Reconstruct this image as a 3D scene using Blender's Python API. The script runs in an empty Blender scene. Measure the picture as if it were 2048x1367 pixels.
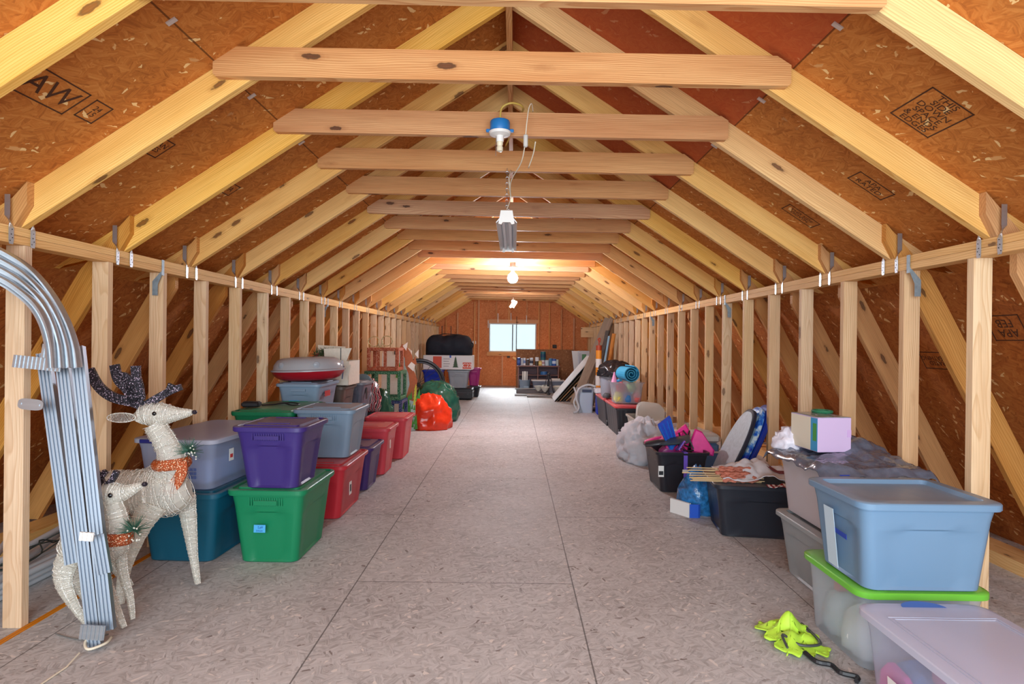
import bpy, math, random
from mathutils import Vector, Matrix, Euler, noise
random.seed(7)
C = bpy.context.scene.collection
S = bpy.context.scene
PI = math.pi
F, H = 1134.0, 1.36          # focal length in pixels of the 2048 px frame, eye height
# ------------------------------------------------------------------ camera, world, lights, exposure
cam = bpy.data.cameras.new('camera'); cam.sensor_width = 36; cam.lens = 36 * F / 2048; cam.clip_start = .02
cam_o = bpy.data.objects.new('camera', cam); C.objects.link(cam_o)
cam_o.matrix_world = Matrix.Translation((0, 0, H)) @ Matrix.Rotation(.0035, 4, 'Z') @ Matrix.Rotation(PI/2 - .001, 4, 'X') @ Matrix.Rotation(.011, 4, 'Z')
S.camera = cam_o
S.view_settings.view_transform = 'Standard'; S.view_settings.look = 'None'
S.view_settings.exposure = 0.42; S.view_settings.gamma = 1.0; S.view_settings.use_curve_mapping = False
W = bpy.data.worlds.new('world'); S.world = W; W.use_nodes = True
bgn = W.node_tree.nodes['Background']; bgn.inputs[0].default_value = (.50, .66, .74, 1); bgn.inputs[1].default_value = 1.0
S.cycles.use_denoising = True
S.cycles.max_bounces = 10; S.cycles.diffuse_bounces = 6; S.cycles.transparent_max_bounces = 16
S.cycles.sample_clamp_indirect = 6

def area(name, loc, rot, sx, sy, power, col=(1, 1, 1)):
    l = bpy.data.lights.new(name, 'AREA'); l.shape = 'RECTANGLE'; l.size = sx; l.size_y = sy; l.energy = power; l.color = col
    o = bpy.data.objects.new(name, l); C.objects.link(o); o.location = loc; o.rotation_euler = rot
    return o
def point(name, loc, power, col=(1, 1, 1), r=.05):
    l = bpy.data.lights.new(name, 'POINT'); l.energy = power; l.color = col; l.shadow_soft_size = r
    o = bpy.data.objects.new(name, l); C.objects.link(o); o.location = loc
    return o
# fill light added behind the camera, at the near end left open
area('fill_near_end', (0, -1.6, 1.75), (PI/2 + .08, 0, 0), 4.2, 2.6, 228, (.84, .94, 1))
# daylight outside the far gable window, coming down through it
area('daylight_far_window', (-.1, 19.3, 2.9), (-PI/2 + .62, 0, 0), 2.6, 1.8, 800, (.84, .93, 1))

# ------------------------------------------------------------------ pixel helpers (2048 px frame -> a place in the room)
def ray(u, v):
    du, dv = u - 1028, v - 682
    return (du + .011 * dv, dv - .011 * du)
def at_z(u, v, z):
    a, b = ray(u, v); Y = F * (H - z) / b
    return Vector((a * Y / F, Y, z))
def at_y(u, v, Y):
    a, b = ray(u, v)
    return Vector((a * Y / F, Y, H - b * Y / F))

# ------------------------------------------------------------------ mesh builder
class MB:
    def __init__(s): s.v = []; s.f = []
    def add(s, vs, fs, M=None):
        n = len(s.v)
        s.v += [(M @ Vector(p)) if M else Vector(p) for p in vs]
        s.f += [tuple(i + n for i in f) for f in fs]
        return s
    def box(s, lo, hi, M=None):
        x0, y0, z0 = lo; x1, y1, z1 = hi
        return s.add([(x0,y0,z0),(x1,y0,z0),(x1,y1,z0),(x0,y1,z0),(x0,y0,z1),(x1,y0,z1),(x1,y1,z1),(x0,y1,z1)],
              [(0,3,2,1),(4,5,6,7),(0,1,5,4),(1,2,6,5),(2,3,7,6),(3,0,4,7)], M)
    def bev(s, lo, hi, b=.004, M=None):
        # box with chamfered vertical and horizontal edges
        m = MB(); x0,y0,z0 = lo; x1,y1,z1 = hi
        def r(e, z): return [(x0+e+b,y0+e,z),(x1-e-b,y0+e,z),(x1-e,y0+e+b,z),(x1-e,y1-e-b,z),(x1-e-b,y1-e,z),(x0+e+b,y1-e,z),(x0+e,y1-e-b,z),(x0+e,y0+e+b,z)]
        return s.loft([r(b,z0), r(0,z0+b), r(0,z1-b), r(b,z1)], True, True, M)
    def loft(s, rings, cap0=True, cap1=True, M=None, closed=True):
        n = len(rings[0]); vs = [p for r in rings for p in r]; fs = []
        for i in range(len(rings) - 1):
            for j in range(n if closed else n - 1):
                k = (j + 1) % n
                fs.append((i*n+j, i*n+k, (i+1)*n+k, (i+1)*n+j))
        if cap0: fs.append(tuple(range(n))[::-1])
        if cap1: fs.append(tuple((len(rings)-1)*n + j for j in range(n)))
        return s.add(vs, fs, M)
    def prism(s, pts, a, b, axis='Y', M=None):
        # pts: 2-D outline; axis Y -> (x, z), axis Z -> (x, y), axis X -> (y, z)
        def p(q, t): return {'Y': (q[0], t, q[1]), 'Z': (q[0], q[1], t), 'X': (t, q[0], q[1])}[axis]
        from mathutils.geometry import tessellate_polygon
        n = len(pts); tris = tessellate_polygon([[Vector((q[0], q[1], 0)) for q in pts]])
        fs = [(i, (i+1) % n, n + (i+1) % n, n + i) for i in range(n)] + [tuple(t) for t in tris] + [tuple(n + i for i in t[::-1]) for t in tris]
        return s.add([p(q, a) for q in pts] + [p(q, b) for q in pts], fs, M)
    def tube(s, path, r, n=8, M=None, cap=True):
        path = [Vector(p) for p in path]; rings = []
        up = Vector((0, 0, 1))
        for i, p in enumerate(path):
            t = (path[min(i+1, len(path)-1)] - path[max(i-1, 0)])
            if t.length < 1e-9: t = Vector((0, 0, 1))
            t.normalize()
            if i == 0:
                a = t.cross(up) if abs(t.z) < .9 else t.cross(Vector((1, 0, 0)))
            else:
                a = a - t * a.dot(t)
                if a.length < 1e-6: a = t.cross(Vector((1, .3, 0)))
            a.normalize(); b = t.cross(a)
            rr = r[i] if isinstance(r, (list, tuple)) else r
            rings.append([p + a * math.cos(2*PI*k/n) * rr + b * math.sin(2*PI*k/n) * rr for k in range(n)])
        return s.loft(rings, cap, cap, M)
    def lathe(s, prof, n=24, M=None, cap0=True, cap1=True):
        return s.loft([[(r*math.cos(2*PI*k/n), r*math.sin(2*PI*k/n), z) for k in range(n)] for r, z in prof], cap0, cap1, M)
    def build(s, name, mat, parent=None, frame=None, smooth=False, loc=None, rot=None):
        me = bpy.data.meshes.new(name)
        vs = s.v
        if frame is not None:
            I = frame.inverted(); vs = [I @ p for p in vs]
        me.from_pydata([tuple(p) for p in vs], [], s.f); me.update()
        if mat: me.materials.append(mat)
        if smooth:
            me.polygons.foreach_set('use_smooth', [True] * len(me.polygons))
            if smooth != 2:
                try: me.set_sharp_from_angle(angle=math.radians(38))
                except Exception: pass
        o = bpy.data.objects.new(name, me); C.objects.link(o)
        if parent: o.parent = parent
        if frame is not None: o.matrix_local = frame
        if loc is not None: o.location = loc
        if rot is not None: o.rotation_euler = rot
        return o
def T(x=0, y=0, z=0, rx=0, ry=0, rz=0, s=1):
    return Matrix.Translation((x, y, z)) @ Euler((rx, ry, rz)).to_matrix().to_4x4() @ Matrix.Scale(s, 4)
def tag(o, label, cat, group=None, kind=None):
    o['label'] = label
    if cat: o['category'] = cat
    if group: o['group'] = group
    if kind: o['kind'] = kind
    return o
def thing(name, label, cat, loc=(0,0,0), rz=0, group=None, rot=None):
    o = bpy.data.objects.new(name, None); C.objects.link(o); o.empty_display_size = .1
    o.location = loc; o.rotation_euler = rot if rot else (0, 0, rz)
    return tag(o, label, cat, group)
def struct(o): o['kind'] = 'structure'; return o
def smooth_path(pts, n=6):
    pts = [Vector(p) for p in pts]; out = []
    for i in range(len(pts) - 1):
        p0, p1, p2, p3 = pts[max(i-1,0)], pts[i], pts[i+1], pts[min(i+2, len(pts)-1)]
        for k in range(n):
            t = k / n
            out.append(.5*((2*p1) + (p2-p0)*t + (2*p0-5*p1+4*p2-p3)*t*t + (-p0+3*p1-3*p2+p3)*t**3))
    out.append(pts[-1]); return out
def text_mb(body, size, extrude=.0006, align='CENTER', bold=0):
    cu = bpy.data.curves.new('text', 'FONT'); cu.body = body; cu.size = size; cu.extrude = extrude; cu.offset = bold
    cu.align_x = align; cu.align_y = 'CENTER'; cu.resolution_u = 3; cu.space_line = .85
    o = bpy.data.objects.new('text_tmp', cu); C.objects.link(o)
    dg = bpy.context.evaluated_depsgraph_get(); me = bpy.data.meshes.new_from_object(o.evaluated_get(dg))
    m = MB(); m.v = [v.co.copy() for v in me.vertices]; m.f = [tuple(p.vertices) for p in me.polygons]
    bpy.data.objects.remove(o); bpy.data.curves.remove(cu); bpy.data.meshes.remove(me)
    return m
def xf(m, M):
    m.v = [M @ p for p in m.v]; return m

# ------------------------------------------------------------------ materials
class NT:
    def __init__(s, name):
        s.m = bpy.data.materials.new(name); s.m.use_nodes = True; s.t = s.m.node_tree
        s.b = s.t.nodes['Principled BSDF']; s.out = s.t.nodes['Material Output']
    def n(s, typ, **kw):
        nd = s.t.nodes.new(typ)
        for k, v in kw.items():
            if k[0] == 'i' and k[1:].isdigit(): s.put(nd.inputs[int(k[1:])], v)
            elif k.startswith('in_'): s.put(nd.inputs[k[3:].replace('_', ' ')], v)
            else: setattr(nd, k, v)
        return nd
    def put(s, sock, v):
        if hasattr(v, 'is_linked') or isinstance(v, bpy.types.NodeSocket): s.t.links.new(v, sock)
        else: sock.default_value = v
    def link(s, a, b): s.t.links.new(a, b)
    def math(s, op, a, b=0.0, c=None):
        nd = s.t.nodes.new('ShaderNodeMath'); nd.operation = op; s.put(nd.inputs[0], a); s.put(nd.inputs[1], b)
        if c is not None: s.put(nd.inputs[2], c)
        return nd.outputs[0]
    def vmath(s, op, a, b):
        nd = s.t.nodes.new('ShaderNodeVectorMath'); nd.operation = op; s.put(nd.inputs[0], a); s.put(nd.inputs[1], b)
        return nd.outputs[0]
    def ramp(s, fac, stops, interp='LINEAR'):
        nd = s.t.nodes.new('ShaderNodeValToRGB'); nd.color_ramp.interpolation = interp
        el = nd.color_ramp.elements
        while len(el) < len(stops): el.new(.5)
        for e, (p, c) in zip(el, stops):
            e.position = p; e.color = (*c, 1) if len(c) == 3 else c
        s.put(nd.inputs[0], fac); return nd.outputs[0]
    def mix(s, fac, a, b, mode='MIX'):
        nd = s.t.nodes.new('ShaderNodeMix'); nd.data_type = 'RGBA'; nd.blend_type = mode
        s.put(nd.inputs[0], fac)
        for sock, v in ((nd.inputs[6], a), (nd.inputs[7], b)):
            if isinstance(v, tuple) and len(v) == 3: v = (*v, 1)
            s.put(sock, v)
        return nd.outputs[2]
def srgb(*c):
    if len(c) == 1: c = c[0]
    return tuple((x/255/12.92 if x/255 <= .04045 else ((x/255+.055)/1.055)**2.4) for x in c)
_pm = {}
def plain(name, rgb, rough=.5, metal=0, spec=.5, bump=0, bscale=40, var=0, coat=0, alpha=1, trans=0, emit=0, emitc=None):
    if name in _pm: return _pm[name]
    t = NT(name); c = srgb(rgb)
    t.b.inputs['Base Color'].default_value = (*c, 1); t.b.inputs['Roughness'].default_value = rough; t.b.inputs['Metallic'].default_value = metal
    t.b.inputs['Specular IOR Level'].default_value = spec; t.b.inputs['Coat Weight'].default_value = coat
    t.b.inputs['Alpha'].default_value = alpha; t.b.inputs['Transmission Weight'].default_value = trans
    tc = t.n('ShaderNodeTexCoord').outputs['Object']
    ns = t.n('ShaderNodeTexNoise', in_Vector=tc, in_Scale=bscale, in_Detail=4.0)
    if var:
        t.link(t.mix(t.ramp(ns.outputs[0], [(.3, (0,0,0)), (.7, (1,1,1))]), tuple(x*(1-var) for x in c), tuple(min(1, x*(1+var)) for x in c)), t.b.inputs['Base Color'])
    if bump:
        b = t.n('ShaderNodeBump', in_Strength=bump, in_Distance=.01, in_Height=ns.outputs[0]); t.link(b.outputs[0], t.b.inputs['Normal'])
    if emit:
        t.b.inputs['Emission Color'].default_value = (*(srgb(emitc) if emitc else c), 1); t.b.inputs['Emission Strength'].default_value = emit
    _pm[name] = t.m; return t.m

def wood(name, light, mid, dark, knot=.85, ringscale=9, weather=0.0, vary=.16):
    t = NT(name)
    tc = t.n('ShaderNodeTexCoord').outputs['Object']
    oi = t.n('ShaderNodeObjectInfo').outputs['Random']
    rnd = t.n('ShaderNodeTexWhiteNoise', noise_dimensions='1D'); t.put(rnd.inputs['W'], oi)
    off = t.vmath('SCALE', rnd.outputs['Color'], (0,0,0)); off.node.inputs[3].default_value = 9.0
    p = t.vmath('ADD', tc, off)
    # rings around the log's axis, its centre outside the board
    jit = t.n('ShaderNodeCombineXYZ', i0=0.0, i1=t.math('MULTIPLY_ADD', oi, .16, -.08), i2=t.math('MULTIPLY_ADD', rnd.outputs['Value'], .10, .03))
    q = t.vmath('ADD', tc, jit.outputs[0])
    wob = t.n('ShaderNodeTexNoise', in_Scale=1.0, in_Detail=2.0, in_Vector=t.vmath('MULTIPLY', p, (1.3, 5, 5)))
    wv = t.vmath('SCALE', t.vmath('SUBTRACT', wob.outputs['Color'], (.5,.5,.5)), (0,0,0)); wv.node.inputs[3].default_value = .085
    q2 = t.vmath('ADD', t.vmath('MULTIPLY', q, (.02, 1, 1)), wv)
    sx = t.n('ShaderNodeSeparateXYZ', i0=q2)
    rad = t.math('SQRT', t.math('ADD', t.math('MULTIPLY', sx.outputs[1], sx.outputs[1]), t.math('MULTIPLY', sx.outputs[2], sx.outputs[2])))
    saw = t.math('FRACT', t.math('MULTIPLY', rad, float(ringscale) * 12))
    ring = t.ramp(saw, [(0, (0,0,0)), (.55, (.25,.25,.25)), (.9, (1,1,1)), (1, (0,0,0))])
    fib = t.n('ShaderNodeTexNoise', in_Scale=1.0, in_Detail=5.0, in_Vector=t.vmath('MULTIPLY', p, (4, 160, 160)))
    broad = t.n('ShaderNodeTexNoise', in_Scale=1.0, in_Detail=3.0, in_Vector=t.vmath('MULTIPLY', p, (.9, 9, 9)))
    col = t.mix(t.math('MULTIPLY', ring, .85), light, mid)
    col = t.mix(t.ramp(broad.outputs[0], [(.35, (0,0,0)), (.75, (.75,.75,.75))]), col, mid)
    col = t.mix(t.ramp(fib.outputs[0], [(.45, (0,0,0)), (.8, (.5,.5,.5))]), col, tuple(x*.7 for x in mid))
    # knots
    kp = t.vmath('ADD', t.vmath('MULTIPLY', p, (2.0, 7.0, 7.0)), t.vmath('SCALE', wob.outputs['Color'], (0,0,0)))
    kp.node.inputs[1].links and None
    vo = t.n('ShaderNodeTexVoronoi', in_Vector=t.vmath('MULTIPLY', p, (2.5, 8.0, 8.0)), in_Scale=1.0)
    kn = t.n('ShaderNodeTexNoise', in_Scale=45.0, in_Detail=3.0, in_Vector=p)
    d = t.math('ADD', vo.outputs['Distance'], t.math('ADD', t.math('MULTIPLY', t.math('SUBTRACT', wob.outputs[0], .5), .14), t.math('MULTIPLY', t.math('SUBTRACT', kn.outputs[0], .5), .09)))
    kf = t.ramp(d, [(.075, (1,1,1)), (.105, (.9,.9,.9)), (.12, (.35,.35,.35)), (.21, (0,0,0))])
    kc = t.ramp(d, [(.0, tuple(x*2.2 for x in dark)), (.06, tuple(x*1.9 for x in dark)), (.10, tuple(x*.7 for x in dark)), (.13, (mid[0]*.55, mid[1]*.42, mid[2]*.35))])
    col = t.mix(t.math('MULTIPLY', kf, knot), col, kc)
    # each board its own tone
    hs = t.n('ShaderNodeHueSaturation', in_Hue=t.math('MULTIPLY_ADD', rnd.outputs['Value'], .009, .4955), in_Saturation=t.math('MULTIPLY_ADD', oi, .2, .9), in_Value=t.math('MULTIPLY_ADD', rnd.outputs['Value'], vary, 1-vary/2), in_Color=col)
    t.link(hs.outputs[0], t.b.inputs['Base Color'])
    t.b.inputs['Roughness'].default_value = .62; t.b.inputs['Specular IOR Level'].default_value = .3
    b = t.n('ShaderNodeBump', in_Strength=.25, in_Distance=.002, in_Height=fib.outputs[0]); t.link(b.outputs[0], t.b.inputs['Normal'])
    return t.m

def osb(name, base, light, dark, speck, speck_amt=.06, seams=None, rough=.75, length=.075, width=.016, tint=None, dirt=None, contrast=.30):
    """strand board: layers of long chips laid at their own angles; object X/Y are metres on the sheet"""
    t = NT(name)
    tc = t.n('ShaderNodeTexCoord').outputs['Object']
    wn = t.n('ShaderNodeTexNoise', in_Scale=7.0, in_Detail=3.0, in_Vector=tc)
    wv = t.vmath('SCALE', t.vmath('SUBTRACT', wn.outputs['Color'], (.5,.5,.5)), (0,0,0)); wv.node.inputs[3].default_value = .05
    tw = t.vmath('ADD', tc, wv)
    vals = []; raws = []; fibs = []
    for i, a in enumerate((.35, 1.25, 2.2, -.35)):
        mp = t.n('ShaderNodeMapping', vector_type='POINT'); t.link(tw, mp.inputs[0])
        mp.inputs['Rotation'].default_value = (0, 0, a); mp.inputs['Location'].default_value = (i*3.1, i*1.7, 0)
        sc = t.vmath('MULTIPLY', mp.outputs[0], (1/length, 1/width, 0))
        vo = t.n('ShaderNodeTexVoronoi', voronoi_dimensions='2D', in_Scale=1.0, in_Vector=sc)
        sp = t.n('ShaderNodeSeparateColor', i0=vo.outputs['Color'])
        fn = t.n('ShaderNodeTexNoise', noise_dimensions='2D', in_Scale=1.0, in_Detail=3.0, in_Vector=t.vmath('MULTIPLY', mp.outputs[0], (.35/length, 2.2/width, 0))); fibs.append(fn.outputs[0])
        vals.append(sp.outputs[0]); raws.append((sp.outputs[1], vo.outputs['Distance']))
    sel = t.n('ShaderNodeTexNoise', in_Scale=16.0, in_Detail=2.0, in_Vector=tc)
    s1 = t.ramp(sel.outputs[0], [(.46, (0,0,0)), (.50, (1,1,1))]); 
    sel2 = t.n('ShaderNodeTexNoise', in_Scale=13.0, in_Detail=2.0, in_Vector=t.vmath('ADD', tc, (5,5,5)))
    s2 = t.ramp(sel2.outputs[0], [(.47, (0,0,0)), (.51, (1,1,1))])
    def mixv(f, a, b): return t.math('ADD', t.math('MULTIPLY', t.math('SUBTRACT', 1.0, f), a), t.math('MULTIPLY', f, b))
    v = mixv(s1, mixv(s2, vals[0], vals[1]), mixv(s2, vals[2], vals[3]))
    g = mixv(s1, mixv(s2, raws[0][0], raws[1][0]), mixv(s2, raws[2][0], raws[3][0]))
    cloud = t.n('ShaderNodeTexNoise', in_Scale=1.6, in_Detail=4.0, in_Vector=tc)
    fine = t.n('ShaderNodeTexNoise', in_Scale=140.0, in_Detail=3.0, in_Vector=tc)
    fib = mixv(s1, mixv(s2, fibs[0], fibs[1]), mixv(s2, fibs[2], fibs[3]))
    v2 = t.math('ADD', t.math('MULTIPLY', v, contrast), t.math('ADD', t.math('MULTIPLY', fib, .46), t.math('ADD', t.math('MULTIPLY', cloud.outputs[0], .34 + (.36-contrast)), t.math('MULTIPLY', fine.outputs[0], .10))))
    v2 = t.math('SUBTRACT', v2, .13)
    col = t.ramp(v2, [(.18, dark), (.5, base), (.86, light)])
    col = t.mix(t.ramp(g, [(1-speck_amt, (0,0,0)), (1-speck_amt*.8, (1,1,1))]), col, speck)
    if dirt:
        dn = t.ramp(g, [(.0, (1,1,1)), (dirt[1], (.8,.8,.8)), (dirt[1]*1.3, (0,0,0))]); col = t.mix(dn, col, dirt[0])
    sx = t.n('ShaderNodeSeparateXYZ', i0=tc)
    if tint:
        f = t.math('GREATER_THAN', sx.outputs[1], tint[1]); f2 = t.math('LESS_THAN', sx.outputs[0], tint[2])
        col = t.mix(t.math('MULTIPLY', t.math('MULTIPLY', f, f2), tint[3]), col, tint[0])
    if seams:
        # seams: list of ('x'|'y', position, half width) or ('seg', axis, pos, lo, hi)
        for sm in seams:
            ax = sx.outputs[0] if sm[0] == 'x' else sx.outputs[1]; ot = sx.outputs[1] if sm[0] == 'x' else sx.outputs[0]
            f = t.math('LESS_THAN', t.math('ABSOLUTE', t.math('SUBTRACT', ax, sm[1])), sm[2])
            if len(sm) > 3:
                f = t.math('MULTIPLY', f, t.math('MULTIPLY', t.math('GREATER_THAN', ot, sm[3]), t.math('LESS_THAN', ot, sm[4])))
            col = t.mix(t.math('MULTIPLY', f, .75), col, tuple(x*.25 for x in dark))
    t.link(col, t.b.inputs['Base Color'])
    t.b.inputs['Roughness'].default_value = rough; t.b.inputs['Specular IOR Level'].default_value = .25
    b = t.n('ShaderNodeBump', in_Strength=.35, in_Distance=.003, in_Height=v2); t.link(b.outputs[0], t.b.inputs['Normal'])
    return t.m

def clear_plastic(name, rgb, a=.5, rough=.35):
    """milky see-through plastic"""
    t = NT(name); c = srgb(rgb); nt = t.t
    t.b.inputs['Base Color'].default_value = (*c, 1); t.b.inputs['Roughness'].default_value = rough
    tr = t.n('ShaderNodeBsdfTransparent'); tr.inputs[0].default_value = (*[.6+.4*x for x in c], 1)
    tl = t.n('ShaderNodeBsdfTranslucent'); tl.inputs[0].default_value = (*c, 1)
    m1 = t.n('ShaderNodeMixShader'); m1.inputs[0].default_value = .3; t.link(t.b.outputs[0], m1.inputs[1]); t.link(tl.outputs[0], m1.inputs[2])
    m2 = t.n('ShaderNodeMixShader'); m2.inputs[0].default_value = a; t.link(tr.outputs[0], m2.inputs[1]); t.link(m1.outputs[0], m2.inputs[2])
    t.link(m2.outputs[0], t.out.inputs['Surface']); return t.m
def metal(name, rgb, rough=.35, streak=(2, 60, 60), amt=.25):
    t = NT(name); c = srgb(rgb)
    tc = t.n('ShaderNodeTexCoord').outputs['Object']
    ns = t.n('ShaderNodeTexNoise', in_Scale=1.0, in_Detail=4.0, in_Vector=t.vmath('MULTIPLY', tc, streak))
    t.link(t.mix(ns.outputs[0], tuple(x*(1-amt) for x in c), c), t.b.inputs['Base Color'])
    t.b.inputs['Metallic'].default_value = .85; t.b.inputs['Roughness'].default_value = rough
    return t.m
def glitter(name, rgb, rgb2, rough=.3):
    t = NT(name); tc = t.n('ShaderNodeTexCoord').outputs['Object']
    vo = t.n('ShaderNodeTexVoronoi', in_Scale=260.0, in_Vector=tc); sp = t.n('ShaderNodeSeparateColor', i0=vo.outputs['Color'])
    t.link(t.ramp(sp.outputs[0], [(0, tuple(x*.5 for x in srgb(rgb))), (.6, srgb(rgb)), (.85, srgb(rgb)), (.93, srgb(rgb2))]), t.b.inputs['Base Color'])
    t.b.inputs['Roughness'].default_value = rough; t.b.inputs['Metallic'].default_value = .25
    b = t.n('ShaderNodeBump', in_Strength=.6, in_Distance=.004, in_Height=vo.outputs['Distance']); t.link(b.outputs[0], t.b.inputs['Normal'])
    return t.m
def plastic(name, rgb, rough=.38, dust=.12):
    """moulded storage plastic, a little scuffed"""
    t = NT(name); c = srgb(rgb); tc = t.n('ShaderNodeTexCoord').outputs['Object']
    ns = t.n('ShaderNodeTexNoise', in_Scale=5.0, in_Detail=6.0, in_Roughness=.65, in_Vector=tc)
    geo = t.n('ShaderNodeNewGeometry'); sz = t.n('ShaderNodeSeparateXYZ', i0=geo.outputs['Normal'])
    up = t.ramp(sz.outputs[2], [(.7, (0,0,0)), (.95, (1,1,1))])
    f = t.math('MULTIPLY', t.math('MULTIPLY', up, t.ramp(ns.outputs[0], [(.3, (.3,.3,.3)), (.7, (1,1,1))])), dust * 2.2)
    t.link(t.mix(f, c, srgb(190, 186, 184)), t.b.inputs['Base Color'])
    t.b.inputs['Roughness'].default_value = rough; t.b.inputs['Specular IOR Level'].default_value = .45
    b = t.n('ShaderNodeBump', in_Strength=.06, in_Distance=.004, in_Height=ns.outputs[0]); t.link(b.outputs[0], t.b.inputs['Normal'])
    return t.m

PINE = wood('pine_rafter', srgb(240,198,128), srgb(212,154,82), srgb(80,42,20))
PINE_LOW = wood('pine_lower_rafter', srgb(216,162,100), srgb(178,118,64), srgb(70,42,26))
STUDW = wood('pine_stud', srgb(236,206,168), srgb(208,166,122), srgb(92,60,42), knot=.8)
TIEW = wood('fir_collar_tie', srgb(226,178,124), srgb(188,124,74), srgb(64,34,20), knot=.9)
PLATEW = wood('pine_plate', srgb(246,208,150), srgb(220,168,104), srgb(84,54,34))
RAWW = wood('raw_floor_edge', srgb(226,154,84), srgb(186,108,48), srgb(80,44,26))
OSB_ROOF_L = osb('strand_board_roof_left', srgb(188,114,50), srgb(214,148,78), srgb(140,76,30), srgb(234,196,136), .030, contrast=.24,
                 seams=[('y', 1.08, .004)])
OSB_ROOF_R = osb('strand_board_roof_right', srgb(190,116,52), srgb(216,150,80), srgb(142,78,30), srgb(234,196,136), .030, contrast=.24,
                 seams=[('y', 1.09, .004)], tint=(srgb(170,66,40), 1.09, 5.1, .7))
OSB_WALL = osb('strand_board_wall', srgb(176,102,46), srgb(204,134,68), srgb(124,66,26), srgb(228,184,124), .03, contrast=.25)
OSB_GABLE = osb('strand_board_gable', srgb(214,132,80), srgb(232,160,106), srgb(186,104,60), srgb(232,170,122), .012, length=.06, width=.03)
FLOORM = osb('strand_board_floor', srgb(188,186,186), srgb(214,212,212), srgb(142,136,134), srgb(218,211,206), .035, rough=.6, contrast=.30, length=.05, width=.012,
             seams=[('x', -.87, .0035), ('x', .345, .0035), ('x', 1.56, .003), ('x', -2.09, .003),
                    ('y', 3.19, .003, -.87, .345), ('y', 4.41, .0035, .345, 1.56), ('y', 5.63, .003, -.87, .345), ('y', 10.5, .004, -.87, .345),
                    ('y', 4.41, .003, -2.09, -.87), ('y', 8.07, .004, -.87, .345), ('y', 6.85, .004, .345, 1.56), ('y', 9.29, .004, .345, 1.56)],
             dirt=(srgb(128,118,114), .010))
GALV = metal('galvanised_steel', (196, 204, 212), .38)
ALU = metal('aluminium_track', (160, 168, 180), .42, (1, 90, 90), .22)
STRAPB = plain('steel_strap', (150, 166, 176), .5, .6, var=.15)
BLACK = plain('black_plastic', (34, 35, 40), .45)
WHITE = plain('white_plastic', (232, 230, 226), .45)
DARKHOLE = plain('dark_nail', (40, 34, 32), .6)
# ------------------------------------------------------------------ the shell
LL, LR = 2.28, 2.18          # inner faces of the left and right knee walls, from the eye line
PB, PT = 1.782, 1.86         # double top plate, bottom and top
SL = .655                    # upper roof slope
XC = (LR - LL) / 2           # ridge line
Y0, YF = -1.0, 17.4
cs, sn = math.cos(math.atan(SL)), math.sin(math.atan(SL))
DV = .14 / cs                # rafter depth measured vertically
ORD = 'first second third fourth fifth sixth seventh eighth ninth tenth eleventh twelfth thirteenth fourteenth fifteenth sixteenth seventeenth eighteenth nineteenth twentieth twenty-first twenty-second twenty-third twenty-fourth twenty-fifth twenty-sixth twenty-seventh twenty-eighth twenty-ninth thirtieth thirty-first thirty-second thirty-third thirty-fourth thirty-fifth'.split()
APEX = PT + SL * (LL + LR) / 2
struct(MB().box((-3.75, Y0, -.02), (3.65, YF + .1, 0)).build('floor', FLOORM))
def side_geo(sd):
    L = LL if sd < 0 else LR; ls = 1.72 if sd < 0 else 1.88
    th = math.atan(ls); DH = .14 / math.sin(th)
    # break between upper outer line z = PT+DV+SL*(L-X) and lower outer line X = L + DH + (PT - z)/ls
    # z = PT - ls*(X-L-DH)
    Xb = (DV + ls * DH) / (ls - SL) + L
    zb = PT + DV + SL * (L - Xb)
    return L, ls, th, DH, Xb, zb
for sd, nm, m in ((-1, 'left', OSB_ROOF_L), (1, 'right', OSB_ROOF_R)):
    L, ls, th, DH, Xb, zb = side_geo(sd)
    # upper slope: local X runs down the attic, local Y runs up the slope from above the plate
    o0 = Vector((sd * L, 0, PT + DV))
    ey = Vector((-sd * cs, 0, sn)); ex = Vector((0, 1, 0)); ez = ex.cross(ey)
    Fm = Matrix.Translation(o0) @ Matrix((ex, ey, ez)).transposed().to_4x4()
    up = (L - sd * XC) / cs; dn = -(Xb - L) / cs
    t0, t1 = ((-.012, 0) if sd < 0 else (0, .012))
    mb = MB().box((Y0, dn, t0), (YF, up, t1)); mb = xf(mb, Fm)
    struct(mb.build('ceiling_' + nm, m, frame=Fm))
    # lower slope
    o1 = Vector((sd * Xb, 0, zb)); ct, st = math.cos(th), math.sin(th)
    ey = Vector((-sd * ct, 0, st)); ez = ex.cross(ey)
    Fm = Matrix.Translation(o1) @ Matrix((ex, ey, ez)).transposed().to_4x4()
    mb = xf(MB().box((Y0, -zb / st, t0), (YF, 0, t1)), Fm)
    struct(mb.build('wall_' + nm, OSB_WALL, frame=Fm))
    # sole plate on the floor in the eave
    tag(MB().box((-9.2, -.1, -.04), (9.2, .1, .04)).build('eave_plate', PLATEW, loc=(sd * (L + .94), 8.25, .04), rot=(0, 0, PI/2)),
        'long flat timber on the floor behind the %s row of studs' % nm, 'beam')
    # double top plate: two boards
    for k, z in enumerate((PB, PB + .039)):
        tag(MB().box((-9.2, 0, 0), (9.2, .089, .0375 + .0005*k)).build('top_plate', PLATEW, loc=(sd * L, 8.25, z), rot=(0, 0, PI/2 if sd < 0 else -PI/2)),
            '%s board of the doubled top plate along the %s knee wall' % (('lower', 'upper')[k], nm), 'beam')
    # bright raw strip where the floor deck stops
    if sd < 0:
        struct(MB().box((-2, -.016, 0), (2, .016, .004)).build('trim_1', RAWW, loc=(-2.262, 1.9, .0), rot=(0, 0, PI/2)))
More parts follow.
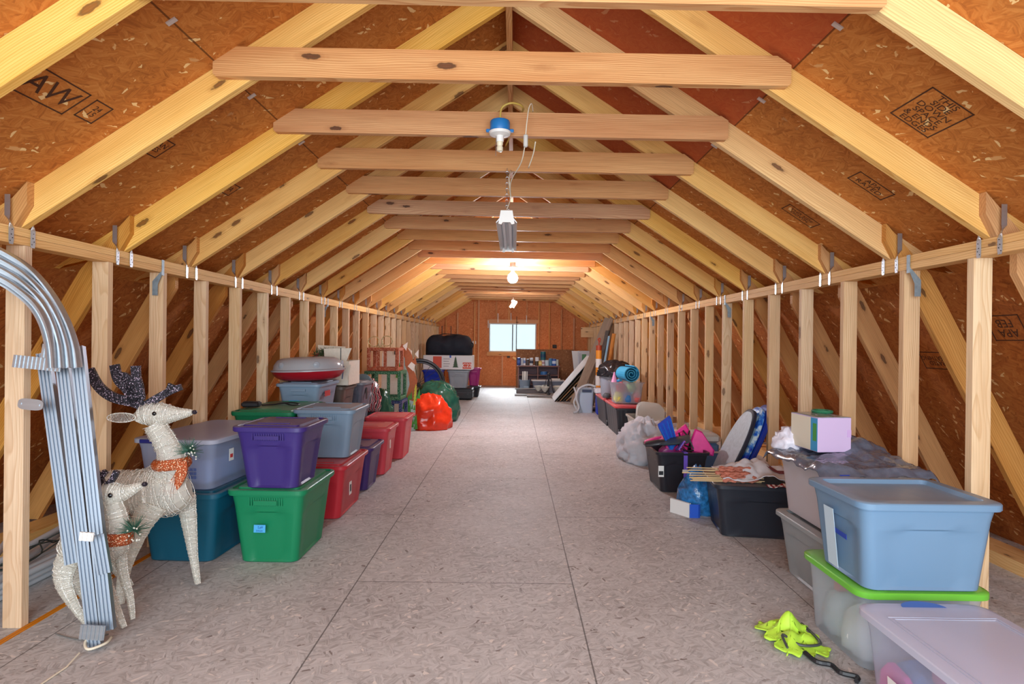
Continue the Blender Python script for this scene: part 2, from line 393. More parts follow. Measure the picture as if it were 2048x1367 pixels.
# gable end wall with its window opening
wx0, wx1, wz0, wz1 = at_y(978, 700, YF).x, at_y(1072, 700, YF).x, at_y(1024, 703, YF).z, at_y(1024, 646, YF).z
def gable_out(x):
    sd = -1 if x < XC else 1; L, ls, th, DH, Xb, zb = side_geo(sd); X = abs(x)
    return PT + DV + SL * (L - X) if X < Xb else PT - ls * (X - L - DH)
Lg = side_geo(-1); Rg = side_geo(1)
xl, xr = -(Lg[0] + Lg[3] + PT / Lg[1]), (Rg[0] + Rg[3] + PT / Rg[1])
gb = MB()
gb.prism([(xl, 0), (wx0, 0), (wx0, gable_out(wx0)), (-Lg[4], Lg[5])], YF, YF + .015)
gb.prism([(wx1, 0), (xr, 0), (Rg[4], Rg[5]), (wx1, gable_out(wx1))], YF, YF + .015)
gb.prism([(wx0, 0), (wx1, 0), (wx1, wz0), (wx0, wz0)], YF, YF + .015)
gb.prism([(wx0, wz1), (wx1, wz1), (wx1, gable_out(wx1)), (XC, gable_out(XC)), (wx0, gable_out(wx0))], YF, YF + .015)
Fg = Matrix.Translation((0, YF, 0)) @ Matrix.Rotation(PI/2, 4, 'X')
struct(gb.build('wall_far', OSB_GABLE, frame=Fg))
# window: frame, meeting stile, two panes
wf = thing('window_1', 'sliding window with two pale panes in the far gable wall', None, ((wx0 + wx1)/2, YF - .02, wz0)); wf['kind'] = 'structure'
ww, wh = wx1 - wx0, wz1 - wz0; hw = ww / 2
FRAMEM = plain('window_aluminium', (196, 200, 200), .4)
m = MB()
for b in ((-hw, 0, hw, .035), (-hw, wh-.035, hw, wh), (-hw, .036, -hw+.035, wh-.036), (hw-.035, .036, hw, wh-.036)): m.box((b[0], -.02, b[1]), (b[2], .03, b[3]))
m.build('window_frame', FRAMEM, wf)
m = MB(); m.box((-.02, -.01, .035), (.015, .02, wh-.035)); m.box((.1, -.015, .035), (.125, .005, wh-.035)); m.build('window_sash', plain('sash_grey', (120, 132, 134), .5), wf)
gl = NT('window_glass'); tr = gl.n('ShaderNodeBsdfTransparent'); gb_ = gl.n('ShaderNodeBsdfGlossy'); gb_.inputs['Roughness'].default_value = .02
mx = gl.n('ShaderNodeMixShader'); mx.inputs[0].default_value = .015; gl.link(tr.outputs[0], mx.inputs[1]); gl.link(gb_.outputs[0], mx.inputs[2]); gl.link(mx.outputs[0], gl.out.inputs['Surface'])
MB().box((-hw+.035, .008, .035), (-.002, .012, wh-.035)).build('window_pane', gl.m, wf)
MB().box((.002, .0, .035), (hw-.035, .004, wh-.035)).build('window_pane', gl.m, wf)

# ------------------------------------------------------------------ rafters, collar ties, plates
RZ = [2.61 + .689 * (k - 1) for k in range(0, 22)]      # k = 0 is the nearest pair
def make_rafter(sd):
    L = side_geo(sd)[0]; Xb, zb = side_geo(sd)[4:]
    X = lambda a: sd * a
    top = PT + DV + SL * L        # outer line at x=0 is top
    oz = lambda a: PT + DV + SL * (L - a) - .001
    xr_ = sd * XC + .019          # stop at the ridge board
    uz = lambda a: PT + SL * (L - a)
    e = Xb - .012
    pts = [(X(xr_), uz(xr_)), (X(L), PT), (X(e), PT), (X(e), oz(e)), (X(xr_), oz(xr_))] if e > L + .02 else [(X(xr_), uz(xr_)), (X(L), PT), (X(L + .02), PT), (X(L + .02), oz(L + .02)), (X(xr_), oz(xr_))]
    ey = Vector((-sd * cs, 0, sn)); ex = Vector((0, 1, 0))
    # local X along the board
    lx = ey; lz = Vector((sd * sn, 0, cs)); ly = lz.cross(lx)
    Fm = Matrix.Translation((X(L), 0, PT)) @ Matrix((lx, ly, lz)).transposed().to_4x4()
    return MB().prism(pts, 0, .038), Fm
def make_lower(sd):
    L, ls, th, DH, Xb, zb = side_geo(sd)
    X = lambda a: sd * a
    xin = lambda z: L + (PT - z) / ls
    xout = lambda z: L + DH + (PT - z) / ls - .001
    zk = PT - (.089) * ls        # where inner line leaves the plate's outer face
    # over the plate the board is notched; its head is cut under the roof
    zt = PT + .10
    pts = [(X(xin(.082)), .082), (X(xout(.082)), .082), (X(xout(zb - .01)), zb - .01), (X(xin(zt)), PT + DV + SL * (L - xin(zt)) - .002), (X(xin(zt)), zt), (X(L), PT), (X(L + .0895), PT), (X(L + .0895), min(PB, zk))]
    st, ct = math.sin(th), math.cos(th)
    lx = Vector((-sd * ct, 0, st)); lz = Vector((sd * st, 0, ct)); ly = lz.cross(lx)
    Fm = Matrix.Translation((X(L), 0, PT)) @ Matrix((lx, ly, lz)).transposed().to_4x4()
    return MB().prism(pts, -.0385, -.0005), Fm
for sd, nm in ((-1, 'left'), (1, 'right')):
    mb, Fm = make_rafter(sd); r0 = mb.build('rafter', PINE, frame=Fm)
    mb, Fl = make_lower(sd); l0 = mb.build('lower_rafter', PINE_LOW, frame=Fl)
    for k, y in enumerate(RZ):
        r = r0 if k == 0 else r0.copy()
        l = l0 if k == 0 else l0.copy()
        if k: C.objects.link(r); C.objects.link(l)
        r.location = Fm.translation + Vector((0, y, 0)); l.location = Fl.translation + Vector((0, y, 0))
        tag(r, 'sloping pine rafter under the %s roof side, %s counted from the camera' % (nm, ORD[k]), 'rafter', 'upper rafters')
        tag(l, 'steep lower rafter behind the %s knee wall, %s counted from the camera' % (nm, ORD[k]), 'rafter', 'lower rafters in the eaves')
# ridge board
rb = MB().box((-9.1, -.0185, -.11), (9.1, .0185, .11)).build('ridge_board', TIEW, loc=(XC, 8.25, APEX + .05), rot=(0, 0, PI/2))
tag(rb, 'long ridge board where the rafters of both roof sides meet', 'beam')
# collar ties: fir boards nailed to the near face of each rafter pair
CB, CT = 2.541, 2.678
def xin_raft(z, sd):  # |x| of the roof's outer line at height z
    L = side_geo(sd)[0]; return L + (PT + DV - z) / SL
for k, y in enumerate(RZ):
    hl, hr = 1.40 + random.uniform(-.02, .02), 1.235 + random.uniform(-.02, .03)
    dz = -.05 if k == 0 else random.uniform(-.006, .006)
    c = .055
    zt = CT + dz - CB
    cutl = xin_raft(CT + dz, -1) - .012; cutr = xin_raft(CT + dz, 1) - .012
    cutl0 = xin_raft(CB + dz + c, -1) - .012; cutr0 = xin_raft(CB + dz + c, 1) - .012
    hl = min(hl, cutl0); hr = min(hr, cutr0)
    zl = (PT + DV + SL * (LL - hl - .012)) - CB - dz; zr = (PT + DV + SL * (LR - hr - .012)) - CB - dz
    pts = [(-hl + .012, 0), (hr - .012, 0), (hr, .012), (hr, min(zr, zt)), (min(cutr, hr), zt), (-min(cutl, hl), zt), (-hl, min(zl, zt)), (-hl, .012)]
    o = MB().prism(pts, -.038, -.0006).build('collar_tie', TIEW, loc=(0, y, CB + dz), rot=(0, .010 + random.uniform(-.002, .002), 0))
    if k: o.location.y -= .0385 * 0
    tag(o, 'reddish horizontal collar tie across a rafter pair, %s counted from the camera' % ORD[k], 'beam', 'collar ties')

# ------------------------------------------------------------------ knee wall studs
def stud_list(first, step, extra=()):
    out = list(extra); y = first
    while y < YF - .25: out.append(y); y += step
    return out
def make_stud(): return MB().box((0, 0, 0), (PB - .001, .089, .038))
for sd, nm in ((-1, 'left'), (1, 'right')):
    L = side_geo(sd)[0]
    ys = stud_list(4.22, .517, (2.67, 3.21, 3.71)) if sd < 0 else stud_list(4.35, .535, (2.74, 3.22, 3.80))
    # local X up the stud, local Y across the wall, local Z back to the camera
    lx = Vector((0, 0, 1)); ly = Vector((sd, 0, 0)); lz = lx.cross(ly)
    R = Matrix((lx, ly, lz)).transposed().to_4x4()
    p = None
    for k, y in enumerate(ys):
        Fm = Matrix.Translation((sd * L, y if sd > 0 else y - .038, 0)) @ R
        # after R, the thickness runs along lz; keep it inside y-.038 .. y
        if lz.y > 0: Fm = Matrix.Translation((sd * L, y - .038, 0)) @ R
        else: Fm = Matrix.Translation((sd * L, y, 0)) @ R
        if p is None: p = make_stud().build('wall_stud', STUDW); o = p
        else: o = p.copy(); C.objects.link(o)
        o.matrix_world = Fm
        tag(o, 'upright pine stud in the %s knee wall, %s counted from the camera' % (nm, ORD[k]), 'stud', 'knee wall studs')
# gable wall studs
GST = [(870, None), (892, None), (915, None), (949, None), (957, None), (1077, None), (1098, None), (1122, None), (1147, None), (1175, None)]
GWOOD = wood('pine_gable', srgb(232,170,118), srgb(204,136,86), srgb(90,54,36))
k = 0
for u, _ in GST:
    x = at_y(u, 700, YF - .05).x
    zt = gable_out(x) - .17
    o = MB().box((0, -.019, -.089), (zt, .019, 0)).build('gable_stud', GWOOD)
    o.matrix_world = Matrix.Translation((x, YF - .001, 0)) @ Matrix(((0,1,0),(0,0,1),(1,0,0))).to_4x4()
    tag(o, 'narrow upright stud on the far gable wall, %s from the left' % ORD[k], 'stud', 'gable wall studs'); k += 1
for u, z0, z1, lb in ((1005, 0, wz0 - .12, 'short stud under the far window, in line with its left pane'), (992, wz1 + .12, 3.0, 'short stud over the far window, left one of three'), (1017, wz1 + .12, 3.0, 'short stud over the far window, middle one of three'), (1053, wz1 + .12, 2.9, 'short stud over the far window, right one of three'), (1040, 0, wz0 - .12, 'short stud under the far window, behind the plywood sheet')):
    x = at_y(u, 700, YF - .05).x
    o = MB().box((0, -.019, -.089), (z1 - z0, .019, 0)).build('gable_stud', GWOOD); o.matrix_world = Matrix.Translation((x, YF - .001, z0)) @ Matrix(((0,1,0),(0,0,1),(1,0,0))).to_4x4()
    tag(o, lb, 'stud', 'gable wall studs')
for z, nm in ((wz1, 'header board over the far window'), (wz0 - .12, 'sill board under the far window')):
    tag(MB().box((wx0 - .06, -.089, 0), (wx1 + .06, -.001, .118)).build('window_header', GWOOD, loc=(0, YF, z)), 'flat ' + nm + ', between the gable studs', 'beam')
# truss edge seen against the gable: end collar tie
# ------------------------------------------------------------------ steel straps tying rafters to plates
def strap_mesh(sd, flip):
    """bent strap: nailed flat to the aisle face of the plate, twisted up on to the rafter's side"""
    m = MB(); w = .013; n = 12; front = []; T_ = .0016
    rings = []
    for i in range(n + 1):
        t = i / n; z = -.085 + t * (.225 if not flip else .14)
        if z < .0: a = 0.0
        else: a = min(1, z / .045)
        if flip: a = a * .6
        ang = a * PI/2
        ww = w * (1 - .25 * math.sin(a * PI))
        if z <= -.06: ww = w * (.75 if i == 0 else 1)
        dx, dy = math.sin(ang) * ww, math.cos(ang) * ww
        cx = -sd * .002 + (sd * .018 * a if not flip else 0)
        rings.append([(cx - dx * sd * -1, dy, z), (cx + dx * sd * -1, -dy, z), (cx + dx * sd * -1 - sd * T_, -dy - T_ * a, z), (cx - dx * sd * -1 - sd * T_, dy - T_ * a, z)])
    m.loft(rings)
    return m
def nail_mesh(sd):
    m = MB()
    for (y, z) in ((-.006, -.07), (.006, -.055), (0, -.04), (.004, -.018)):
        for q in range(1):
            m.lathe([(0.0028, 0), (.0022, .0015)], 6, T(-sd * .0035, y, z, 0, -sd * PI/2, 0))
    return m
for sd, nm in ((-1, 'left'), (1, 'right')):
    L = side_geo(sd)[0]; pr = []
    for flip in (False, True):
        ms = strap_mesh(sd, flip).build('steel_strap', GALV); mn = nail_mesh(sd).build('nail', DARKHOLE, ms)
        pr.append((ms, mn))
    for k, y in enumerate(RZ):
        for q, flip in enumerate((False, True)):
            ms, mn = pr[q]
            if k == 0: o = ms
            else:
                o = ms.copy(); C.objects.link(o)
                if k < 12: c = mn.copy(); C.objects.link(c); c.parent = o
            o.location = (sd * L - sd * .0005, y - .056 if not flip else y + .060, PT)
            tag(o, 'bent steel strap on %s plate, %s edge of %s rafter' % (nm, ('far', 'near')[not flip], ORD[k]), 'bracket', 'rafter straps')
for sd, nm, ys in ((-1, 'left', (3.69, 6.95, 9.95)), (1, 'right', (3.17, 5.9, 9.1))):
    L = side_geo(sd)[0]
    for k, y in enumerate(ys):
        m = MB(); m.box((-.0016, -.013, -.02), (0, .013, .08)); m.prism([(0, -.02), (0, .01), (sd * .06, -.06), (sd * .06, -.15), (sd * .025, -.15), (sd * .025, -.08)], -.0146, -.013)
        o = m.build('stud_strap', STRAPB, loc=(sd * L - sd * .003, y - .026, PB))
        tag(o, 'bent strap from the %s plate down on to a stud face, %s from the camera' % (nm, ORD[k]), 'bracket', 'stud straps')
# ------------------------------------------------------------------ storage totes
def rrect(w, d, r, ns=7, nc=4):
    """outline of a rounded rectangle w x d, as (x, y, nx, ny, s) with s = place along the side, -1..1, or None on a corner"""
    out = []
    for cx, cy, a0, side in ((w/2, -d/2, -PI/2, 'x'), (w/2, d/2, 0, 'y'), (-w/2, d/2, PI/2, 'x'), (-w/2, -d/2, PI, 'y')):
        ccx, ccy = cx - math.copysign(r, cx), cy - math.copysign(r, cy)
        for k in range(nc + 1):
            a = a0 + k / nc * PI/2
            out.append((ccx + r*math.cos(a), ccy + r*math.sin(a), math.cos(a), math.sin(a), None))
        x0, y0 = out[-1][0], out[-1][1]
        a = a0 + PI/2
        # next corner's first point
        nxt = {0: (w/2, d/2 - r), 1: (-w/2 + r, d/2), 2: (-w/2, -d/2 + r), 3: (w/2 - r, -d/2)}[len([1 for o in out if o[4] is None]) // (nc + 1) - 1]
        for k in range(1, ns + 1):
            t = k / (ns + 1)
            out.append((x0 + (nxt[0]-x0)*t, y0 + (nxt[1]-y0)*t, math.cos(a), math.sin(a), 2*t - 1))
    return out
def tote_body(w, d, h, taper=.05, panel=True, wall=.004, open_top=False, r=.045, rim=.018):
    m = MB(); rings = []
    zs = [(0, 1, 0), (.012, 0, 0)] + [(t, 0, 1) for t in (.06, .2, .35, .5, .62, .70)] + [(.735, 0, 0), (.86, 0, 0), (.875, 0, -1)]
    def ring(zf, k, extra=0.0, rr=None):
        z = zf * h
        sh = (1 - zf) * taper
        ww, dd = w - 2*sh - extra*2, d - 2*sh - extra*2
        if k == 1: ww -= .02; dd -= .02
        out = []
        for x, y, nx, ny, s in rrect(ww, dd, rr or r):
            o = 0
            if panel and k == 2 and s is not None:
                # recessed panel, wider towards the foot
                lim = .80 - .25 * max(0, zf - .45)
                if abs(s) < lim: o = -.011
            out.append((x + nx*o, y + ny*o, z))
        return out
    rings.append(ring(0, 1)); rings.append(ring(.02, 0))
    for t in (.05, .2, .36, .52, .64, .69): rings.append(ring(t, 2))
    rings.append(ring(.715, 0)); rings.append(ring(.80, 0)); rings.append(ring(.90, 0, -.003)); rings.append(ring(.93, 0, -.004))
    rings.append(ring(.935, 0, -rim)); rings.append(ring(.995, 0, -rim)); rings.append(ring(1.0, 0, -rim + .003))
    if open_top:
        rings.append(ring(1.0, 0, .002)); rings.append(ring(.5, 0, wall + .002)); rings.append(ring(.03, 0, wall + .002))
        m.loft(rings, True, True)
    else:
        rings.append(ring(1.0, 0, .004)); rings.append(ring(.97, 0, .006)); m.loft(rings, True, True)
    return m
def tote_lid(w, d, h, style='panel', r=.05):
    m = MB(); L = [(0, -.026), (0, -.004), (-.004, .0), (-.022, .002)]
    if style == 'panel': L += [(-.026, -.008), (-.048, -.008), (-.054, .006), (-.060, .008)]
    elif style == 'deep': L += [(-.05, .002), (-.058, -.016), (-.064, -.018)]
    else: L += [(-.05, .004)]
    rings = [[(x, y, h + z) for x, y, nx, ny, s in rrect(w + 2*e, d + 2*e, max(.01, r + e*.6))] for e, z in L]
    inner = [[(x, y, h - .026) for x, y, nx, ny, s in rrect(w - .012, d - .012, r)]]
    m.loft(inner + rings, True, True); return m
def tote(label, p, size, color, lid='panel', lid_color=None, rz=0, group=None, name='storage_tote', cat='storage bin', ribs=False, z0=0.0, handle=True, taper=.045, panel=True, mat=None, lid_mat=None, grooves=True, r=.045):
    """p: centre of the foot; size: outer lid width (x), depth (y), height over all"""
    w, d, h = size
    t = thing(name, label, cat, (p[0], p[1], z0), rz, group)
    bm = mat or plastic('bin_%02x%02x%02x' % color, color)
    lm = lid_mat or (plastic('bin_%02x%02x%02x' % lid_color, lid_color) if lid_color else bm)
    bw, bd = w - .044, d - .044
    tote_body(bw, bd, h - (.006 if lid else 0), taper, panel, open_top=not lid, r=r).build('body', bm, t, smooth=True)
    if lid:
        l = tote_lid(w, d, h, lid, r=r + .012).build('lid', lm, t, smooth=True)
        if grooves and lid == 'panel':
            g = MB(); long_x = w > d
            for sgn in (-1, 1):
                if long_x: g.prism([(sgn*(w/2-.105)-.006, -d*.22), (sgn*(w/2-.105)+.006, -d*.22), (sgn*(w/2-.105)+.006, d*.22), (sgn*(w/2-.105)-.006, d*.22)], h+.008, h+.0125, 'Z')
                else: g.prism([(-w*.22, sgn*(d/2-.105)-.006), (w*.22, sgn*(d/2-.105)-.006), (w*.22, sgn*(d/2-.105)+.006), (-w*.22, sgn*(d/2-.105)+.006)], h+.008, h+.0125, 'Z')
            g.build('lid_ridge', lm, l)
    if handle:
        for sgn in (-1, 1):
            hm = MB()
            if w > d * 1.0: hm.box((sgn*(bw/2-.004) - .016, -.07, h*.80), (sgn*(bw/2-.004) + .016, .07, h*.86))
            else: hm.box((-.07, sgn*(bd/2-.004) - .016, h*.80), (.07, sgn*(bd/2-.004) + .016, h*.86))
            hm.build('handle', bm, t)
    if ribs:
        rm = MB(); n = int(bw * .5 / .014)
        for k in range(n):
            x = (k - n/2 + .5) * .014
            rm.box((x - .0035, -bd/2 - .0045, h*.79), (x + .0035, -bd/2 + .006, h*.895))
        rm.build('grip_ribs', bm, t)
    return t
def sticker(par, w, h, x, y, z, mat, rx=PI/2, rz=0, name='sticker', lines=None, ink=None):
    """paper or tape stuck on a part: thin slab facing -y"""
    s = MB().box((-w/2, -h/2, 0), (w/2, h/2, .0012)).build(name, mat, par)
    s.location = (x, y, z); s.rotation_euler = (rx, 0, rz)
    if lines:
        m = MB()
        for (lx, ly, lw, lh) in lines: m.box((lx*w/2 - lw*w/2, ly*h/2 - lh*h/2, .0012), (lx*w/2 + lw*w/2, ly*h/2 + lh*h/2, .0018))
        m.build('print', ink or BLACK, s)
    return s
def parts_to(o, names):
    for c in o.children:
        if c.name.split('.')[0] in names: return c
def crumple(rx, ry, rz, seed=0, amp=.18, n=36, flat=.5, freq=2.2):
    """soft crumpled bag standing on z = 0"""
    m = MB(); rings = []; nv = n // 2
    for i in range(nv + 1):
        a = -PI/2 + PI * i / nv; ring = []
        for j in range(n):
            b = 2*PI*j/n
            d = Vector((math.cos(a)*math.cos(b), math.cos(a)*math.sin(b), math.sin(a)))
            q = d * freq + Vector((seed*3.7, seed*1.3, seed))
            f = 1 + amp * (1 - 2.2*abs(noise.noise(q))) + amp*.45 * (1 - 2.2*abs(noise.noise(q*2.7))) + amp*.22*noise.noise(q*6)
            z = d.z * f
            z = -flat if z < -flat else z
            ring.append((d.x*f*rx, d.y*f*ry, (z + flat) * rz / (1 + flat)))
        rings.append(ring)
    m.loft(rings, True, True); return m
def px(par, u, v, Y): return at_y(u, v, Y)
TEAL, GREEN, PURPLE, RED, GREYB, RED2 = (18,92,118), (18,124,82), (58,42,112), (186,42,54), (124,146,168), (204,66,78)
PAPERB = plain('blue_note_paper', (74,170,226), .7)
PAPERW = plain('white_label', (232,232,230), .6)
REDTAPE = plain('red_label_tape', (206,50,52), .5)
LIME = plain('lime_tape', (178,214,52), .5)
CLEARB = clear_plastic('milky_blue_plastic', (196,210,240), .52)
CLEARW = clear_plastic('milky_white_plastic', (214,222,238), .42)
CLEARLID = clear_plastic('milky_lid_plastic', (214,218,232), .70, .3)

ink_blue = plain('blue_ink', (24,70,150), .6)
# left stacks, front to back
t = tote('teal storage tote on the floor under the clear bin, behind the big wire deer', (-2.0, 3.80), (.53, .86, .43), TEAL, rz=-.05, ribs=True)
c = tote('long clear bin with milky lid stacked on the teal tote', (-2.0, 3.785), (.53, .84, .31), (0,0,0), 'flat', mat=CLEARB, lid_mat=CLEARLID, rz=-.07, z0=.444, name='clear_bin', panel=False, handle=False, taper=.03)
m = MB(); m.bev((-.16, -.30, .012), (.16, .30, .16), .02); m.build('stored_box', plain('pale_blue_content', (150,176,222), .7), c)
m = MB()
for i in range(4):
    for j in range(3): m.box((.04 + i*.024, -.386, .07 + j*.024), (.056 + i*.024, -.380, .086 + j*.024))
m.build('vent_pattern', plain('vent_blue', (92,116,180), .6), c)
sticker(c, .05, .075, .252, -.22, .19, PAPERW, rz=PI/2, name='label', lines=[(0, -.2, .6, .3)], ink=REDTAPE)
MB().bev((-.20, -.428, .285), (-.12, -.418, .308), .003).build('latch', plain('navy_latch', (34,42,120), .4), c)
t = tote('big green tote on the floor with a blue handwritten note on its end', (-1.475, 3.67), (.48, .60, .455), GREEN, ribs=True, rz=-.01)
n_ = sticker(t, .070, .045, -.03, -.288, .225, PAPERB, rx=PI/2 - .08, name='note')
m = xf(text_mb('#P2', .020, .0003), T(.004, .008, .0016, 0, 0, PI)); mm = xf(text_mb('XMAS', .016, .0003), T(.0, -.012, .0016, 0, 0, PI)); m.add(mm.v, mm.f); m.build('handwriting', ink_blue, n_)
tote('purple tote stacked on the big green tote', (-1.435, 3.53), (.44, .46, .375), PURPLE, ribs=True, z0=.468, rz=-.02)
tote('red tote directly behind the big green tote, under the tall grey one', (-1.46, 4.56), (.44, .70, .415), RED, rz=.0)
sticker(bpy.data.objects[[o.name for o in C.objects if o.get('label', '').startswith('red tote directly')][0]], .06, .10, .190, -.12, .20, PAPERW, rz=PI/2, name='label', lines=[(0, 0, .6, .55)])
t = tote('blue-grey tote with a lime tape mark, standing on the red tote', (-1.475, 4.64), (.49, .52, .385), GREYB, ribs=True, z0=.428)
sticker(t, .14, .055, -.12, -.232, .27, LIME, name='tape')
tote('low purple tote on the floor between two red totes', (-1.455, 5.28), (.42, .50, .395), (66,44,104))
t = tote('coral red tote in the middle of the floor row, white label on its side', (-1.475, 5.88), (.50, .50, .478), RED2)
sticker(t, .035, .10, .213, -.05, .30, PAPERW, rz=PI/2, name='label')
tote('coral red tote at the far end of the floor row, beside the orange bag', (-1.445, 6.68), (.50, .56, .478), RED2)
tote('dark tote hidden at the foot of the stack under the green lid', (-2.0, 4.88), (.50, .80, .335), (60,64,72), handle=False)
t = tote('green tote against the studs with a coiled black cable on its lid', (-1.985, 4.86), (.52, .80, .435), GREEN, z0=.347)
o = MB(); o.tube(smooth_path([(-.13, -.02, 0), (-.05, .03, 0), (.0, .08, .004), (.08, .10, .008), (.16, .06, .0), (.12, -.02, .0), (.05, .02, .012)], 5), .006, 6)
pb = thing('power_adapter', 'black adapter and cable lying on the green tote lid', 'adapter', (-2.0, 4.82, .7985), .1)
o.build('cable', BLACK, pb)
MB().bev((-.24, -.19, 0), (-.10, -.10, .045), .012).build('adapter_block', BLACK, pb)
tote('grey tote at the foot of the stack under the wreath container', (-2.03, 5.66), (.44, .62, .57), (120,130,140), handle=False)
t = tote('blue-grey tote with a red label under the round wreath container', (-2.035, 5.64), (.44, .62, .355), (136,160,184), z0=.582)
sticker(t, .16, .055, .203, -.06, .25, REDTAPE, rz=PI/2, name='label'); s = sticker(t, .10, .055, -.04, -.278, .17, PAPERB, name='sticker', lines=[(0, .35, .9, .25)], ink=PAPERW)
# round wreath container
wt = thing('wreath_container', 'round red wreath container with a clear domed lid on the grey tote', 'container', (-2.03, 5.62, .948), 0, rot=(0, -.035, 0))
wt.location.z = .962
MB().lathe([(.12, -.0), (.24, .0), (.30, .025), (.335, .07), (.345, .09), (.335, .095)], 40).build('base', plastic('wreath_red', (176,26,42), .3, .03), wt, smooth=True)
m = MB().lathe([(.352, .088), (.352, .10), (.330, .108), (.322, .15), (.29, .195), (.24, .215), (.16, .222), (.10, .215)], 40)
dome = m.build('lid', clear_plastic('smoked_clear_lid', (214,222,230), .80, .18), wt, smooth=True)
bossm = clear_plastic('boss_clear', (214,222,232), .6, .15)
for a in (-2.1, -1.0, 0.2, 1.4, 2.6): MB().lathe([(.034, 0), (.030, .010), (.016, .017), (.0, .019)], 14, T(.316*math.cos(a), .316*math.sin(a), .150) @ Matrix.Rotation(a, 4, 'Z') @ Matrix.Rotation(PI/2, 4, 'Y')).build('lid_boss', bossm, wt, smooth=True)
# box with open flaps and garland
tote('dark tote at the foot of the stack under the open cardboard box', (-2.02, 6.27), (.46, .50, .42), (58,62,70), handle=False)
tote('brown tote in the stack directly under the open cardboard box', (-2.02, 6.27), (.46, .50, .42), (96,84,76), z0=.434, handle=False)
CARD = plain('white_cardboard', (228,220,204), .8, bump=.1, var=.05); CARDB = plain('brown_cardboard', (176,138,98), .85, var=.08)
bx = thing('cardboard_box', 'open white cardboard box with a garland showing between its flaps', 'box', (-2.0, 6.26, .87))
bx.rotation_euler = (0, 0, -.02)
m = MB()
for lo, hi in (((-.24,-.20,0),(.24,.20,.004)), ((-.24,-.20,0),(-.236,.20,.26)), ((.236,-.20,0),(.24,.20,.26)), ((-.24,-.20,0),(.24,-.196,.26)), ((-.24,.196,0),(.24,.20,.26))): m.box(lo, hi)
m.build('box_body', CARD, bx)
MB().prism([(-.235, .262), (.06, .262), (.075, .41), (-.24, .425)], .196, .200).build('flap', CARD, bx)
f = MB().prism([(-.02, .262), (.215, .262), (.27, .40), (-.03, .39)], -.200, -.196).build('flap', CARD, bx)
m = MB().box((.0, -.1935, .30), (.003, -.192, .395)); m.box((.15, -.2025, .27), (.158, -.2005, .40)); m.build('tear', plain('dark_tear', (60,66,74), .8), bx)
f2 = MB().prism([(0, 0), (.13, .02), (.15, .19), (.02, .20)], 0, .004).build('flap', CARD, bx, loc=(.10, -.225, .05), rot=(.0, .12, .0))
MB().box((.07, -.0012, .03), (.082, -.0002, .17)).build('printed_bar', plain('box_print_blue', (92,104,140), .7), f2)
gm = MB(); random.seed(3)
for i in range(150):
    a = random.uniform(0, 2*PI); r0 = random.uniform(.0, .13); z = .27 + random.uniform(0, .09)
    p0 = Vector((-.10 + r0*math.cos(a)*1.0, .02 + r0*math.sin(a)*.8, z)); d = Vector((random.uniform(-1,1), random.uniform(-1,1), random.uniform(.1,1.2))).normalized()
    gm.tube([p0, p0 + d*.06], [.004, .001], 4)
g = gm.build('garland', plain('garland_green', (58,84,52), .7), bx)
m = MB()
for i in range(26):
    a = random.uniform(0, 2*PI); r0 = random.uniform(.02, .13); m.lathe([(0,-.012),(.010,-.006),(.012,0),(.010,.006),(0,.012)], 7, T(-.12 + r0*math.cos(a), r0*math.sin(a)*.7, .30 + random.uniform(0,.05)))
m.build('berries', plain('berry_red', (128,26,44), .4), g)
# grey tote with arched lid
tote('dark tote at the foot of the short stack behind the cardboard box', (-1.875, 6.80), (.30, .46, .42), (52,56,66), handle=False)
t = tote('dark grey tote with a handle cut-out, standing behind the cardboard box', (-1.875, 6.78), (.32, .48, .43), (96,98,112), z0=.434, lid_color=(120,126,136))
MB().prism([(-.03, .20), (-.03, .30), (-.02, .325), (.0, .335), (.02, .325), (.03, .30), (.03, .20)], .135, .142, 'X', T(0, -.08, .03)).build('handle_hole', BLACK, t)
m = MB(); pts = [(-.11, .432)] + [(-.11 + .22*k/8, .432 + .075*math.sin(PI*k/8)**.5) for k in range(1, 8)] + [(.11, .432)]; m.prism(pts, .06, .075)
tag(xf(m, T(-1.845, 6.86, .437)).build('grey_tray', plain('grey_tray', (104,118,126), .4)), 'small grey tray standing on edge on the dark grey tote lid', 'tray')
# plastic bags behind
GLOSSG = plain('green_bag_plastic', (32,84,68), .22, bump=.5, bscale=14, var=.25)
tag(crumple(.17, .16, .66, 2, .16, 36, .55).build('trash_bag', GLOSSG, loc=(-1.74, 7.42, .0), smooth=2), 'green plastic bag standing behind the last red tote', 'bag')
m = crumple(.14, .10, .38, 5, .2, 30, .6)
st = NT('striped_wrap'); tc = st.n('ShaderNodeTexCoord').outputs['Object']; wv = st.n('ShaderNodeTexWave', in_Vector=tc, in_Scale=9.0, in_Distortion=7.0, in_Detail=2.0)
st.link(st.ramp(wv.outputs[0], [(0, srgb(40,36,40)), (.35, srgb(206,60,76)), (.6, srgb(236,226,226)), (.8, srgb(60,52,56))]), st.b.inputs['Base Color']); st.b.inputs['Roughness'].default_value = .25
tag(m.build('gift_bag', st.m, loc=(-1.83, 7.14, .46), smooth=2), 'crumpled red and white striped gift bag by the dark grey tote', 'bag')
tote('black tote on the floor under the striped gift bag', (-1.84, 7.14), (.26, .20, .45), (44,44,50), handle=False, grooves=False)
